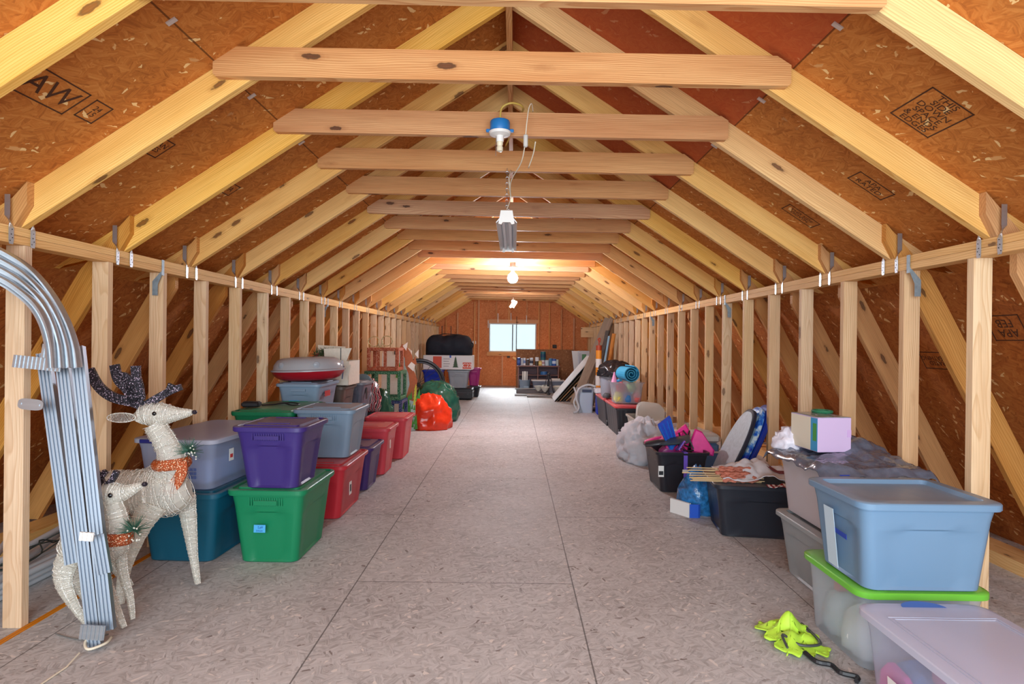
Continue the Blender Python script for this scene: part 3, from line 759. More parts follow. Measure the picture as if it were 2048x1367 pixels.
# glitter gift boxes
def cube_frame(w, d, h, b, bars=True, bx_=.0):
    m = MB(); x, y = w/2, d/2
    for sx in (-1, 1):
        for sy in (-1, 1): m.bev((sx*x - b/2, sy*y - b/2, 0), (sx*x + b/2, sy*y + b/2, h), .004)
    for z in (b/2, h - b/2):
        for sy in (-1, 1): m.bev((-x + b/2 + .0005, sy*y - b/2 + .001, max(.0005, z - b/2 + .0005)), (x - b/2 - .0005, sy*y + b/2 - .001, z + b/2 - .0005), .004)
        for sx in (-1, 1): m.bev((sx*x - b/2 + .001, -y + b/2 + .0005, max(.0005, z - b/2 + .0005)), (sx*x + b/2 - .001, y - b/2 - .0005, z + b/2 - .0005), .004)
    return m
GY = 7.95
def fx(u): return at_y(u, 740, GY).x
for nm, lb, u0, u1, z0, z1, d, rgb, rgb2, ribx in (
    ('blue', 'blue glitter gift box frame at the bottom of the stack of three', 742, 805, 0.0, .515, .40, (24,46,104), (170,190,230), (766, 786)),
    ('green', 'green glitter gift box frame in the middle of the stack of three', 729, 802, .517, .925, .40, (34,108,72), (190,230,200), (753, 777)),
    ('orange', 'orange glitter gift box frame on top of the stack, under a gold bow', 734, 797, .927, 1.252, .34, (176,74,38), (255,214,180), (756, 770))):
    x0, x1 = fx(u0), fx(u1); w = x1 - x0
    g = thing('gift_box_frame', lb, 'decoration', ((x0+x1)/2, GY + d/2, z0), 0, None)
    M1 = glitter('glitter_' + nm, rgb, rgb2)
    xf(cube_frame(w - .045, d, z1 - z0 - .001, .045), T(0, 0, 0)).build('frame', M1, g)
    rb_ = MB()
    for u in ribx:
        x = fx(u) - (x0+x1)/2; rb_.box((x - .022, -d/2 - .004, .046), (x + .022, -d/2 + .008, z1 - z0 - .046)); 
    rb_.build('ribbon', M1, g)
    if nm == 'orange':
        bow = thing('gold_bow', 'gold wire bow standing on the orange gift box frame', 'bow', ((x0+x1)/2 - .04, GY + .01, z1))
        m = MB(); bp = []
        for k in range(25):
            a = 2*PI*k/24; bp.append((-.095 + .075*math.cos(a), 0, .085 + .07*math.sin(a)*(1+.15*math.cos(a))))
        m.tube(bp, .007, 6); m.tube([(q[0]*-1, q[1], q[2] + .01) for q in bp], .007, 6); m.build('loop', glitter('glitter_gold', (190,170,110), (255,250,220)), bow)
        m = MB(); m.tube(smooth_path([(-.03, 0, .08), (0, 0, .01), (.03, 0, .08)]), .010, 6); m.tube([(-.05, 0, .008), (.05, 0, .008)], .008, 6); m.build('knot', glitter('glitter_gold_pale', (206,190,140), (255,250,220)), bow)
# board cut-outs leaning on the studs behind the gift boxes
WPAINT = plain('white_painted_board', (226,222,212), .7, var=.05); BRN = plain('brown_paint', (178,92,44), .6, var=.1); GRN = plain('green_paint', (72,150,52), .6, var=.35, bscale=25); YEL = plain('yellow_paint', (220,214,70), .6)
b = thing('plywood_cutout', 'white painted cut-out board behind the glitter gift boxes', 'yard decoration', (-1.94, 8.72, 0), 0, rot=(-.04, 0, 0))
MB().prism([(-.10, 0), (.36, 0), (.36, 1.2), (.30, 1.24), (-.06, 1.22), (-.10, 1.15)], 0, .012).build('panel', WPAINT, b)
MB().prism([(.12, .78), (.22, .78), (.17, 1.02)], -.004, -.0005).build('painted_tree', GRN, b)
m = MB(); m.box((-.02, -.003, .50), (.03, -.0005, .56)); m.box((.09, -.003, 1.14), (.13, -.0005, 1.20)); m.build('dark_patch', plain('cutout_dark', (56,54,60), .7), b)
b = thing('plywood_cutout', 'brown reindeer cut-out board leaning beside the gift boxes', 'yard decoration', (-1.63, 8.50, 0), 0, rot=(-.03, .07, .12))
MB().prism([(-.12, 0), (.16, 0), (.13, .42), (.10, .72), (.08, .92), (.0, 1.05), (-.12, 1.16), (-.14, .92), (-.10, .5)], 0, .012).build('panel', plain('pale_blue_board', (196,212,212), .7, var=.1), b)
MB().prism([(-.02, .48), (.12, .45), (.13, .78), (.09, .86), (.05, .94), (.10, 1.02), (.07, 1.13), (.045, 1.06), (.01, 1.16), (-.05, 1.24), (-.14, 1.30), (-.17, 1.24), (-.08, 1.08), (-.07, .98), (-.01, .86), (.02, .7)], -.013, -.0005).build('painted_deer', BRN, b)
m = MB(); m.prism([(-.13, 1.27), (-.06, 1.33), (-.07, 1.20)], -.014, -.0005); m.prism([(.06, 1.16), (.11, 1.23), (.12, 1.10)], -.014, -.0005); m.prism([(-.03, .97), (.06, .90), (.08, 1.0), (.02, 1.04)], -.0165, -.0135); m.build('white_patch', plain('cutout_white', (238,232,226), .6), b)
random.seed(11); m = MB(); m2 = MB()
for i in range(44):
    z = random.uniform(0.02, .5); x = random.uniform(-.05 - .1*(z < .3), .17); s = random.uniform(.05, .12)
    m.prism([(x - s*.25, z), (x + s*.25, z), (x + s*.05, z + s*1.4)], -.016 - i*.0004, -.0135 - i*.0004)
for i in range(6):
    z = .40 + i*.045; m2.prism([(.095, z), (.135, z), (.115, z + .09)], -.035, -.0135)
m.build('painted_leaves', GRN, b); m2.build('painted_grass', YEL, b)
# orange bag half out of a green one
ORB = plain('orange_bag_plastic', (226,58,30), .2, bump=.35, bscale=12, var=.12)
ob = thing('plastic_bag', 'shiny orange-red plastic bag on the floor before the green one', 'bag', (-1.30, 8.80, 0))
crumple(.31, .27, .50, 8, .14, 48, .35, 1.9).build('bag_body', ORB, ob, smooth=2)
m = MB(); random.seed(4)
for i in range(14): x = .02 + random.uniform(-.06, .06); m.box((x, -.002, random.uniform(-.015,.015)), (x + .02, 0, random.uniform(.016,.03)))
tag(crumple(.36, .34, .62, 3, .15, 48, .5, 1.7).build('trash_bag', GLOSSG, loc=(-1.32, 9.66, 0), smooth=2), 'large dark green plastic bag lying behind the orange one', 'bag')
# ------------------------------------------------------------------ far left stack
FY = 13.0
def X_(u, Y=FY): return at_y(u, 740, Y).x
case = thing('tool_case', 'flat black wheeled case on the floor at the bottom of the far left stack', 'case', ((X_(898) + X_(945))/2, FY + .3, 0))
w_ = X_(945) - X_(898)
MB().bev((-w_/2, -.28, .02), (w_/2, .28, .265), .02).build('body', BLACK, case)
MB().bev((-w_/2 - .006, -.286, .16), (w_/2 + .006, .286, .185), .004).build('lid_seam', plain('case_grey', (62,62,68), .5), case)
for sx in (-1, 1): MB().bev((sx*w_*.3 - .025, -.30, .11), (sx*w_*.3 + .025, -.281, .20), .004).build('latch', plain('case_latch', (48,50,56), .4), case)
tote('grey tote on the black case in the far left stack', ((X_(893)+X_(938))/2, FY + .29), (X_(938)-X_(893), .52, .41), (150,158,166), z0=.268)
t = tote('magenta tote behind the grey one in the far left stack', (X_(944) - .01, FY + .92), (.34, .40, .43), (158,38,110), z0=.27)
tote('black tote on the floor under the magenta one', (X_(944) - .01, FY + .92), (.34, .40, .26), (40,40,46), handle=False)
tote('blue tote left of the grey one in the far left stack', (-1.84, FY + .05), (.48, .50, .42), (22,52,170), z0=.268)
tote('black tote on the floor under the blue one in the far left stack', (-1.84, FY + .05), (.48, .50, .255), (38,40,48), handle=False)
ub = thing('christmas_tree_box', 'white carton printed with a small tree and C22, in the far left stack', 'box', ((X_(846)+X_(945))/2, FY + .26, .70))
w_ = X_(945) - X_(846)
MB().bev((-w_/2, -.26, 0), (w_/2, .26, .325), .005).build('carton', plain('white_carton', (222,222,222), .7), ub)
rp = plain('carton_red', (212,84,62), .6); gp = plain('carton_green', (60,84,56), .6)
m = MB(); m.box((-w_*.30, -.262, .035), (-w_*.125, -.2605, .30)); m.build('red_panel', rp, ub)
sg = MB().box((w_*.30, -.2625, .02), (w_*.475, -.2605, .165)).build('sign_panel', rp, ub)
xf(text_mb('C22', .125, .001), T(w_*.388, -.2632, .092, PI/2, 0, 0)).build('lettering', PAPERW, ub)
m = MB()
for k in range(5): m.prism([(w_*.155 - .07 + k*.011, .05 + k*.045), (w_*.155 + .07 - k*.011, .05 + k*.045), (w_*.155, .14 + k*.042)], -.2635 - k*.0004, -.2605)
m.build('printed_tree', gp, ub)
m = MB()
for k in range(4): m.box((-w_*.09, -.262, .07 + k*.055), (w_*(.02 + .02*(k % 2)), -.2605, .085 + k*.055))
m.build('printed_lines', plain('carton_text_grey', (150,150,154), .7), ub)
MB().box((w_*.05 - .02, -.263, .27), (w_*.05 + .02, -.2605, .326)).build('blue_tape', plain('blue_tape', (30,80,180), .5), ub)
# duffel
df = thing('duffel_bag', 'big black duffel bag lying on the white tree carton', 'bag', ((X_(848)+X_(943))/2, FY + .24, 1.028))
w_ = X_(943) - X_(848); rings = []
for i in range(29):
    s = i / 28; x = (s - .5) * w_; e = (1 - abs(2*s - 1)**5)**.5 if 0 < s < 1 else .12
    sag = 1 - .17*math.exp(-((s-.40)/.12)**2) + .04*math.sin(s*30)*.3
    ring = []
    for k in range(20):
        a = 2*PI*k/20; rr = .245 * e * (1 + .13*noise.noise(Vector((x*7, math.cos(a)*2, math.sin(a)*2))))
        ring.append((x, rr*math.cos(a), max(0, .235*1.0 + rr*1.02*math.sin(a)*sag if math.sin(a) > -.8 else .0)))
    rings.append(ring)
MB().loft(rings).build('bag_body', plain('black_canvas', (26,30,42), .8, bump=.35, bscale=30), df, smooth=2)
m = MB(); m.tube(smooth_path([(w_*.46, -.05, .30), (w_*.515, -.12, .27), (w_*.515, -.12, .2), (w_*.47, -.1, .15)]), .012, 6); m.build('strap', BLACK, df); m = MB(); m.tube(smooth_path([(-w_*.2, -.1, .46), (-w_*.1, -.16, .49), (w_*.1, -.16, .48), (w_*.2, -.1, .47)]), .010, 6); m.build('strap', BLACK, df)
# trolley handle behind
m = MB(); m.tube([(-.12, 0, 0), (-.12, 0, 1.72), (.10, 0, 1.72), (.10, 0, 0)], .010, 6); m.tube([(-.12, 0, .9), (.10, 0, .9)], .008, 6)
tag(m.build('hand_truck', BLACK, loc=(X_(893, 13.9), 13.9, 0)), 'thin black hand truck handle rising behind the duffel bag', 'cart')
# bicycle wheel leaning
bw = thing('bicycle_wheel', 'black bicycle wheel leaning before the far left stack', 'wheel', (-1.80, 10.75, .515), 0, rot=(.12, 0, .25))
bw.scale = (1.42, 1.42, 1.42)
def torus(R, r, n=40, k=8, M=None):
    return MB().loft([[( (R + r*math.cos(2*PI*j/k))*math.cos(2*PI*i/n), r*math.sin(2*PI*j/k), (R + r*math.cos(2*PI*j/k))*math.sin(2*PI*i/n)) for j in range(k)] for i in range(n + 1)], False, False, M)
torus(.335, .024).build('tyre', BLACK, bw, smooth=2); torus(.305, .012).build('rim', plain('rim_dark', (60,60,66), .4), bw, smooth=2)
m = MB()
for k in range(18):
    a = 2*PI*k/18; m.tube([(.02*math.cos(a+.4), .02*(-1)**k, .02*math.sin(a+.4)), (.30*math.cos(a), 0, .30*math.sin(a))], .003, 4)
m.build('spokes', plain('spoke_dark', (46,46,50), .4), bw); MB().lathe([(.02, -.035), (.026, -.03), (.014, 0), (.026, .03), (.02, .035)], 12, T(rx=PI/2)).build('hub', BLACK, bw)
# brown woven planter beside it
m = MB()
for k in range(9): 
    m.tube(smooth_path([(.05*math.cos(2*PI*k/9+z*4), .05*math.sin(2*PI*k/9+z*4), z) for z in (0, .2, .4, .6, .78)], 3), .008, 5)
for z in (.02, .25, .5, .77): m.tube([(.052*math.cos(2*PI*i/16), .052*math.sin(2*PI*i/16), z) for i in range(17)], .009, 5)
tag(m.build('wire_stand', plain('dark_bronze', (70,54,44), .5), loc=(-2.12, 11.30, 0)), 'slim dark twisted wire stand left of the bicycle wheel', 'stand')
# ================================================================== right side, front to back
FRONTW = clear_plastic('clear_bin_body', (228,232,248), .42, .2)
FRONTL = clear_plastic('clear_bin_lid', (228,232,246), .74, .22)
t = tote('clear bin with a clear lid and pink things inside, front right corner', (1.585, 1.84), (.50, .76, .355), (0,0,0), 'flat', mat=FRONTW, lid_mat=FRONTL, name='clear_bin', panel=False, handle=False, taper=.03)
m = MB(); m.prism([(.38*math.cos(a)*.35, .38*math.sin(a)*.35) for a in [PI*k/14 for k in range(15)]], .358, .3605, 'Z', T(0, .27, 0))
m = MB(); pts = [(.085*math.cos(PI*k/12), .055*math.sin(PI*k/12)) for k in range(13)]; m.prism(pts, .352, .3585, 'Z', T(.0, .335, 0)); m.build('blue_latch', plain('latch_blue', (70,110,200), .3), t)
m = MB()
for e in (.05, .065): m.tube([(-.25+e, -.30, .361), (-.25+e, .30-e, .361), (.25-e, .30-e, .361), (.25-e, -.30, .361)], .0018, 5)
m.build('lid_ridge', CLEARLID, t)
PINK = plain('pink_toy', (226,90,170), .5); PINK2 = plain('pale_pink_toy', (236,160,200), .5)
m = MB(); m.prism([(-.30, .09), (-.02, .09), (.08, .13), (.12, .20), (.18, .24), (.26, .25), (.30, .20), (.31, .10)], -.19, -.165, 'X'); 
tag(m.build('pink_toy_case', PINK, loc=(1.585, 1.84, -.06)), 'pink plastic toy case seen through the side of the front clear bin', 'toy')
tag(torus(.062, .004, 30, 6, T(rz=PI/2)).build('white_ring', WHITE, loc=(1.398, 1.80, .12)), 'thin white ring against the side of the front clear bin', 'ring')
tag(MB().bev((-.17, -.32, .01), (.20, .32, .18), .03).build('blue_fabric', plain('folded_blue_cloth', (90,140,196), .8, bump=.3, bscale=20, var=.3), loc=(1.61, 1.84, .004)), 'folded blue cloth lying inside the front clear bin', 'cloth')
tag(crumple(.15, .28, .09, 9, .2, 24).build('pink_fabric', PINK2, loc=(1.62, 1.80, .188), smooth=2), 'pale pink cloth on the blue cloth in the front clear bin', 'cloth')
s_ = MB().box((-.0012, -.20, 0), (0, .20, .125)).build('side_label', PAPERW, t, loc=(-.2215, .0, .05)); s_.rotation_euler = (0, -.07, 0)
lt = xf(text_mb('TOYS', .11, .0003), T(-.0018, .0, .06, PI/2, 0, -PI/2)); lt.build('lettering', plain('dusty_rose_ink', (186,120,160), .6), s_)
# green lidded clear bin
GL = plastic('lime_green_lid', (112,196,64), .25, .04)
t = tote('clear bin with a lime green lid under the big blue-grey tote', (1.71, 2.575), (.56, .50, .345), (0,0,0), 'flat', mat=clear_plastic('clear_bin_blue', (228,238,248), .48, .25), lid_mat=GL, name='clear_bin', panel=False, handle=False, taper=.02, r=.05)
tag(crumple(.10, .10, .20, 12, .18, 26, .6).build('white_bundle', plain('white_cloth', (226,228,232), .8), loc=(1.585, 2.50, .006), smooth=2), 'white cloth bundle seen through the clear bin with the lime lid', 'cloth')
tag(crumple(.07, .08, .18, 14, .2, 24, .6).build('grey_bundle', plain('pale_grey_cloth', (196,206,216), .8), loc=(1.57, 2.68, .006), smooth=2), 'pale grey bundle beside the white one in the lime-lidded bin', 'cloth')
tag(crumple(.15, .17, .27, 15, .18, 26, .6).build('blue_bundle', plain('blue_cloth', (96,134,190), .8), loc=(1.81, 2.58, .006), smooth=2), 'blue cloth bundle at the wall end of the lime-lidded bin', 'cloth')
tag(MB().bev((-.03,-.02,0),(.03,.02,.07),.01).build('red_toy', RED2 and plain('red_toy', (214,80,80), .5), loc=(1.57, 2.70, .19)), 'small red toy showing through the clear bin under the lime lid', 'toy')
# big blue-grey tote on it
BG = (110,142,172)
t = tote('big blue-grey tote stacked on the lime green lid', (1.695, 2.50), (.59, .46, .375), BG, 'deep', z0=.352, taper=.035, handle=False, rz=.0)
st_ = MB().box((-.0015, -.045, .03), (0, .03, .29)).build('side_stripe', plain('pale_side_stripe', (196,220,236), .4), t, loc=(-.256, .04, 0)); st_.rotation_euler = (0, -.10, 0)
tp = MB().box((-.0022, -.12, -.011), (-.0008, -.02, .011)).build('masking_tape', plain('painter_tape', (24,64,170), .5), t, loc=(-.274, .03, .20)); tp.rotation_euler = (.06, -.10, 0)
# grey tote and the translucent one on it
t = tote('pale grey tote on the floor behind the lime-lidded bin', (1.845, 3.18), (.50, .60, .36), (150,158,162), 'deep', taper=.04, handle=False)
t = tote('milky white tote under the grey garbage bag, on the pale grey tote', (1.85, 3.20), (.49, .58, .33), (0,0,0), None, mat=clear_plastic('milky_grey_body', (228,224,230), .9, .35), z0=.366, panel=False, handle=False, taper=.03)
BAGG = plain('dark_grey_bag', (96,104,122), .16, spec=.8, bump=.6, bscale=18, var=.2)
def sheet(w, d, nx, ny, fz, name, mat, loc, rz=0, th=.004, edge=None):
    """draped sheet: top surface z = fz(x, y), a few mm thick"""
    m = MB(); 
    def P(i, j, o):
        x = (i/nx - .5)*w; y = (j/ny - .5)*d
        if edge: x, y = edge(x, y, i, j)
        return (x, y, fz(x, y) + o)
    vs = [P(i, j, 0) for j in range(ny+1) for i in range(nx+1)] + [P(i, j, -th) for j in range(ny+1) for i in range(nx+1)]
    n = (nx+1)*(ny+1); fs = []
    for j in range(ny):
        for i in range(nx):
            a = j*(nx+1)+i; fs += [(a, a+1, a+nx+2, a+nx+1), (n+a, n+a+nx+1, n+a+nx+2, n+a+1)]
    for i in range(nx): fs += [(i, n+i, n+i+1, i+1), (ny*(nx+1)+i, ny*(nx+1)+i+1, n+ny*(nx+1)+i+1, n+ny*(nx+1)+i)]
    for j in range(ny): fs += [(j*(nx+1), (j+1)*(nx+1), n+(j+1)*(nx+1), n+j*(nx+1)), (j*(nx+1)+nx, n+j*(nx+1)+nx, n+(j+1)*(nx+1)+nx, (j+1)*(nx+1)+nx)]
    m.add(vs, fs); return m.build(name, mat, loc=loc, rot=(0,0,rz), smooth=2)
def bagz(x, y):
    q = Vector((x*6, y*6, 2.2)); h = .035*abs(noise.noise(q)) + .02*abs(noise.noise(q*2.6))
    r = max(0, abs(x) - .27); ry_ = max(0, abs(y) - .30)
    return .012 + h*1.2 + .10*math.exp(-((x-.12)/.14)**2 - ((y-.12)/.16)**2) - 1.1*r - 1.0*ry_
o = sheet(.60, .68, 40, 44, bagz, 'garbage_bag', BAGG, (1.86, 3.20, .705)); tag(o, 'dark grey plastic garbage bag spread over the milky white tote', 'bag')
tag(MB().bev((-.14, -.10, 0), (.14, .10, .006), .002).build('blue_lid_edge', plain('royal_blue', (30,70,190), .4), loc=(1.78, 2.98, .698), rot=(0,0,.1)), 'royal blue lid edge peeping out under the garbage bag', 'lid')  # thin slab for the edge of the milky tote's blue lid
tag(crumple(.075, .075, .10, 21, .35, 30, .3, 3).build('white_bag', plain('white_bag_plastic', (226,222,234), .4, var=.1), loc=(1.70, 3.50, .725), smooth=2), 'small white plastic bag at the far end of the garbage bag', 'bag')
bx = thing('product_box', 'small pink and white box with a blue and green side on the garbage bag', 'box', (1.80, 3.33, .755), .10)
MB().bev((-.10, -.13, 0), (.10, .13, .195), .003).build('box_body', plain('lavender_card', (206,182,220), .6), bx)
MB().box((-.1013, -.125, .004), (-.1001, -.065, .19)).build('blue_print', plain('box_blue', (60,150,200), .5), bx)
MB().box((-.1016, -.118, .06), (-.1008, -.085, .16)).build('green_print', plain('box_green', (70,150,70), .5), bx)
MB().box((-.1013, -.064, .004), (-.1001, .125, .19)).build('cream_side', plain('box_cream', (224,216,196), .7), bx)
MB().box((.075, -.1318, .085), (.098, -.1302, .125)).build('mauve_tab', plain('box_mauve', (206,170,220), .6), bx)
sheet(.20, .26, 8, 8, lambda x, y: .1965 + .004*noise.noise(Vector((x*20, y*20, 0))), 'clear_wrap', plain('grey_film', (140,150,150), .2), (0,0,0), th=.001).parent = bx
tag(torus(.05, .010, 24, 6, T(rx=PI/2)).build('green_wreath', plain('tinsel_green', (40,120,84), .6, bump=.6, bscale=80), loc=(1.86, 3.42, .960), rot=(0,0,0)), 'small green tinsel ring on top of the pink and white box', 'decoration')
# hi-vis vest on the floor
def vz(x, y):
    q = Vector((x*11, y*11, 6)); return .012 + .075*abs(noise.noise(q))*math.exp(-(x/.12)**2 - ((y-.03)/.13)**2)*1.6 + .03*math.exp(-(x/.08)**2 - ((y-.04)/.08)**2)
v = sheet(.21, .27, 30, 34, vz, 'safety_vest', plain('hi_vis_yellow', (196,246,72), .6, var=.12, bscale=12), (1.285, 2.60, .0), .1, edge=lambda x, y, i, j: (x + .02*math.sin(j*.6), y + .02*math.sin(i*.7)))
tag(v, 'crumpled neon yellow safety vest on the floor beside the clear bin', 'vest')
m = MB(); m.tube(smooth_path([(-.08, -.10, .03), (-.06, -.03, .05), (-.02, -.09, .035), (.06, -.10, .035), (.10, -.05, .03), (.10, .08, .04)]), .006, 6); m.build('trim_band', plain('vest_trim', (70,74,74), .5), v)
sp_ = smooth_path([(.02, -.11, .02), (.04, -.17, .014), (.09, -.19, .012), (.10, -.24, .010), (.15, -.27, .010), (.13, -.30, .010)])
tag(MB().tube(sp_, .010, 6).build('belt_strap', BLACK, loc=(1.26, 2.58, .002)), 'black webbing strap trailing from the neon vest', 'strap')
# black tote with little flags
BK = (40,44,54)
t = tote('charcoal tote piled with small flags and a white plastic bag', (1.76, 4.15), (.66, .52, .375), BK, None, rz=-.14, taper=.04, handle=False, open_top=True) if False else tote('charcoal tote piled with small flags and a white plastic bag', (1.775, 4.17), (.66, .52, .375), BK, 'flat', rz=-.13, taper=.04, handle=False)
def pz(x, y):
    q = Vector((x*7, y*7, 9)); return .02 + .10*math.exp(-((x)/.20)**2 - ((y-.03)/.15)**2) + .05*abs(noise.noise(q)) + .015*noise.noise(q*3)
o = sheet(.50, .40, 40, 34, pz, 'plastic_bag', plain('thin_white_bag', (218,222,230), .3, bump=.3, bscale=20, var=.06), (1.75, 4.14, .378), -.13); tag(o, 'white plastic bag with a printed corner lying on the charcoal tote', 'bag')
m = MB()
def on(x, y, o=.003): return (x, y, pz(x, y) + o)
m.add([on(.08,-.06), on(.12,-.07), on(.16,-.08), on(.20,-.09), on(.20,-.05), on(.16,-.035), on(.12,-.025), on(.08,-.02)], [(0,1,6,7),(1,2,5,6),(2,3,4,5)]); m.build('printed_patch', plain('print_navy_red', (120,60,74), .5, var=.5, bscale=120), o)
STK = plain('flag_stick', (206,176,130), .7); FR = plain('flag_faded_red', (186,112,92), .7, var=.25, bscale=60); FW = plain('flag_white', (226,220,212), .7)
random.seed(5)
flagp = None
for i in range(9):
    f = thing('small_flag', '', 'flag', group='small flags on sticks on the charcoal tote')
    f['label'] = 'small faded flag rolled on its wooden stick, lying on the charcoal tote'
    f.location = (1.50 + random.uniform(-.02, .04), 3.99 + i*.014 + random.uniform(-.01,.01), .392 + i*.0085); f.rotation_euler = (random.uniform(-.3,.3), random.uniform(-.02,.03), random.uniform(-.16,.12))
    if flagp is None:
        a = MB().tube([(-.27, 0, 0), (.24, 0, 0)], .004, 6).build('stick', STK, f)
        m = MB(); rings = []
        for k in range(15):
            x = -.04 + .24*k/14; r = .013 + .006*math.sin(k*1.7); rings.append([(x, r*1.3*math.cos(2*PI*j/8 + k*.2), .006 + r*.75*math.sin(2*PI*j/8 + k*.2)) for j in range(8)])
        b = m.loft(rings).build('flag_cloth', FR, f, smooth=2); flagp = (a, b)
    else:
        for p_ in flagp: c = p_.copy(); C.objects.link(c); c.parent = f
m = MB()
def stripe_fn(): 
    t_ = NT('striped_cloth'); tc = t_.n('ShaderNodeTexCoord').outputs['Object']; wv = t_.n('ShaderNodeTexWave', in_Vector=tc, in_Scale=9.0, in_Distortion=.6); t_.link(t_.ramp(wv.outputs[0], [(.49, srgb(150,40,52)), (.51, srgb(232,226,222))]), t_.b.inputs['Base Color']); return t_.m
tag(sheet(.20, .07, 16, 8, lambda x, y: .008 + .03*abs(noise.noise(Vector((x*14, y*14, 3)))), 'striped_flag', stripe_fn(), (1.84, 3.865, .383), -.13), 'red and white striped cloth at the front edge of the charcoal tote', 'flag')
# blue wrapped package on the floor between the black totes
pk = thing('package', 'blue and white package crumpled in clear film on the floor', 'package', (1.48, 4.60, .0), -.5)
MB().prism([(-.17, -.12), (-.005, -.20), (.005, -.18), (-.16, -.10)], .0, .11, 'Z').build('white_card', PAPERW, pk)
MB().prism([(-.0, -.20), (.06, -.17), (.07, -.15), (.01, -.18)], .0, .105, 'Z').build('blue_end', plain('package_blue', (40,90,200), .3), pk)
crumple(.12, .11, .30, 31, .3, 30, .4).build('blue_film', plain('blue_film', (46,116,176), .15, spec=.8, bump=.6, bscale=30, var=.5), pk, smooth=2).location = (.02, .0, .0)
# black tote with beach things
t = tote('black open tote full of pink and blue swim gear', (1.54, 5.40), (.50, .60, .375), (38,38,46), None, taper=.045, handle=False)
for c in list(t.children): pass
sticker(t, .05, .10, -.196, -.266, .20, PAPERW, name='label', lines=[(0, -.3, .8, .35)])
m = MB(); m.box((.0, -.292, .14), (.035, -.288, .375)); m.box((.004, -.291, .10), (.032, -.287, .14)); m.box((.0, -.296, .370), (.035, -.22, .379)); m.build('purple_strap', plain('purple_webbing', (112,84,200), .7), t)
MB().bev((-.012, -.302, .20), (.05, -.289, .225), .003).build('white_buckle', WHITE, t)
HP = plain('hot_pink_nylon', (240,44,150), .5, bump=.2, bscale=15, var=.08)
lv = thing('life_vest', 'hot pink swim vest with black straps on the black tote', 'vest', (1.62, 5.36, .36), 0)
def slab(pts, th, b=.012):
    m = MB(); n = len(pts); cx = sum(p[0] for p in pts)/n; cz = sum(p[1] for p in pts)/n
    def r(f, y): return [(cx + (p[0]-cx)*f, y, cz + (p[1]-cz)*f) for p in pts]
    return m.loft([r(.88, 0), r(1, b), r(1, th - b), r(.88, th)])
slab([(-.17, .0), (.03, -.02), (.06, .06), (.08, .16), (.04, .24), (-.02, .20), (-.08, .15), (-.17, .11)], .05).build('front_panel', HP, lv, smooth=True, rot=(-.25, 0, .1))
slab([(.03, .0), (.22, -.03), (.23, .02), (.12, .19), (.06, .215), (.02, .1)], .06).build('back_panel', HP, lv, smooth=True, loc=(.02, -.07, -.01), rot=(-.1, 0, -.2))
m = MB()
for pth in ([(-.06, -.02, .16), (-.03, -.05, .06), (.04, -.07, .03)], [(.04, -.02, .18), (-.0, -.06, .10), (-.06, -.06, .04)], [(-.02, -.02, .18), (.02, -.06, .12), (.06, -.08, .02)], [(-.06, -.05, .02), (-.0, -.08, .0), (.06, -.09, .01)]): m.tube(smooth_path(pth, 5), .008, 5)
m.build('black_webbing', BLACK, lv)
def fin(label, mat, loc, rot, size=1.0, strap=BLACK, foot=None):
    f = thing('swim_fin', label, 'fin', loc, rot=rot)
    pts = [(-.05, 0), (.05, 0), (.065, .12), (.085, .30), (.08, .345), (-.08, .345), (-.085, .30), (-.065, .12)]
    pts = [(a*size, b*size) for a, b in pts]
    slab(pts, .018, .004).build('blade', mat, f, smooth=True)
    m = MB()
    for x in (-.055, -.02, .02, .055): m.tube([(x*size, -.001, .04*size), (x*1.35*size, -.001, .32*size)], .005, 5)
    m.build('blade_rib', foot or mat, f)
    m = MB().loft([[(.052*size*math.cos(2*PI*k/12)*s_, .01 + .032*size*math.sin(2*PI*k/12)*s_, z*size) for k in range(12)] for z, s_ in ((.06, .6), (.0, 1), (-.10, 1.0), (-.16, .85))]); m.build('foot_pocket', foot or mat, f, smooth=True)
    return f
BLUEF = plain('blue_fin', (52,84,200), .35, var=.15); 
fin('blue swim fin sticking up from the left of the black tote', BLUEF, (1.50, 5.30, .40), (.25, -.55, .35), .9, foot=plain('light_blue_fin', (40,120,220), .3))
fin('second blue swim fin lying lower, beside the pink vest', plain('violet_fin', (110,80,190), .35), (1.52, 5.22, .395), (1.1, -.9, .3), .6, foot=HP)
fin('dark grey swim fin hanging out over the left rim of the black tote', plain('charcoal_fin', (66,76,84), .4), (1.36, 5.26, .43), (1.35, -.35, 1.25), .8, foot=plain('black_pink', (50,48,54), .4))
fin('pink swim fin behind the dark grey one on the black tote', HP, (1.40, 5.50, .42), (1.2, -.3, 1.2), .75, foot=HP)
tag(crumple(.145, .19, .14, 33, .15, 26, .3).build('swim_clothes', plain('mixed_swim', (160,60,140), .6, var=.4, bscale=9), loc=(1.54, 5.40, .24), smooth=2), 'pile of dark pink swim things filling the black tote', 'clothes')
# cooler
co = thing('cooler', 'blue cooler with a white lid behind the black swim tote', 'cooler', (1.93, 6.02, 0))
MB().bev((-.20, -.17, 0), (.20, .17, .33), .02).build('body', plain('cooler_blue', (96,140,190), .4), co, smooth=True)
MB().bev((-.21, -.18, .332), (.21, .18, .425), .025).build('lid', plain('cooler_white', (214,216,214), .4), co, smooth=True)
m = MB(); m.tube([(-.19, -.19, .25), (-.19, -.215, .25), (.19, -.215, .25), (.19, -.19, .25)], .010, 6); m.build('handle', WHITE, co)
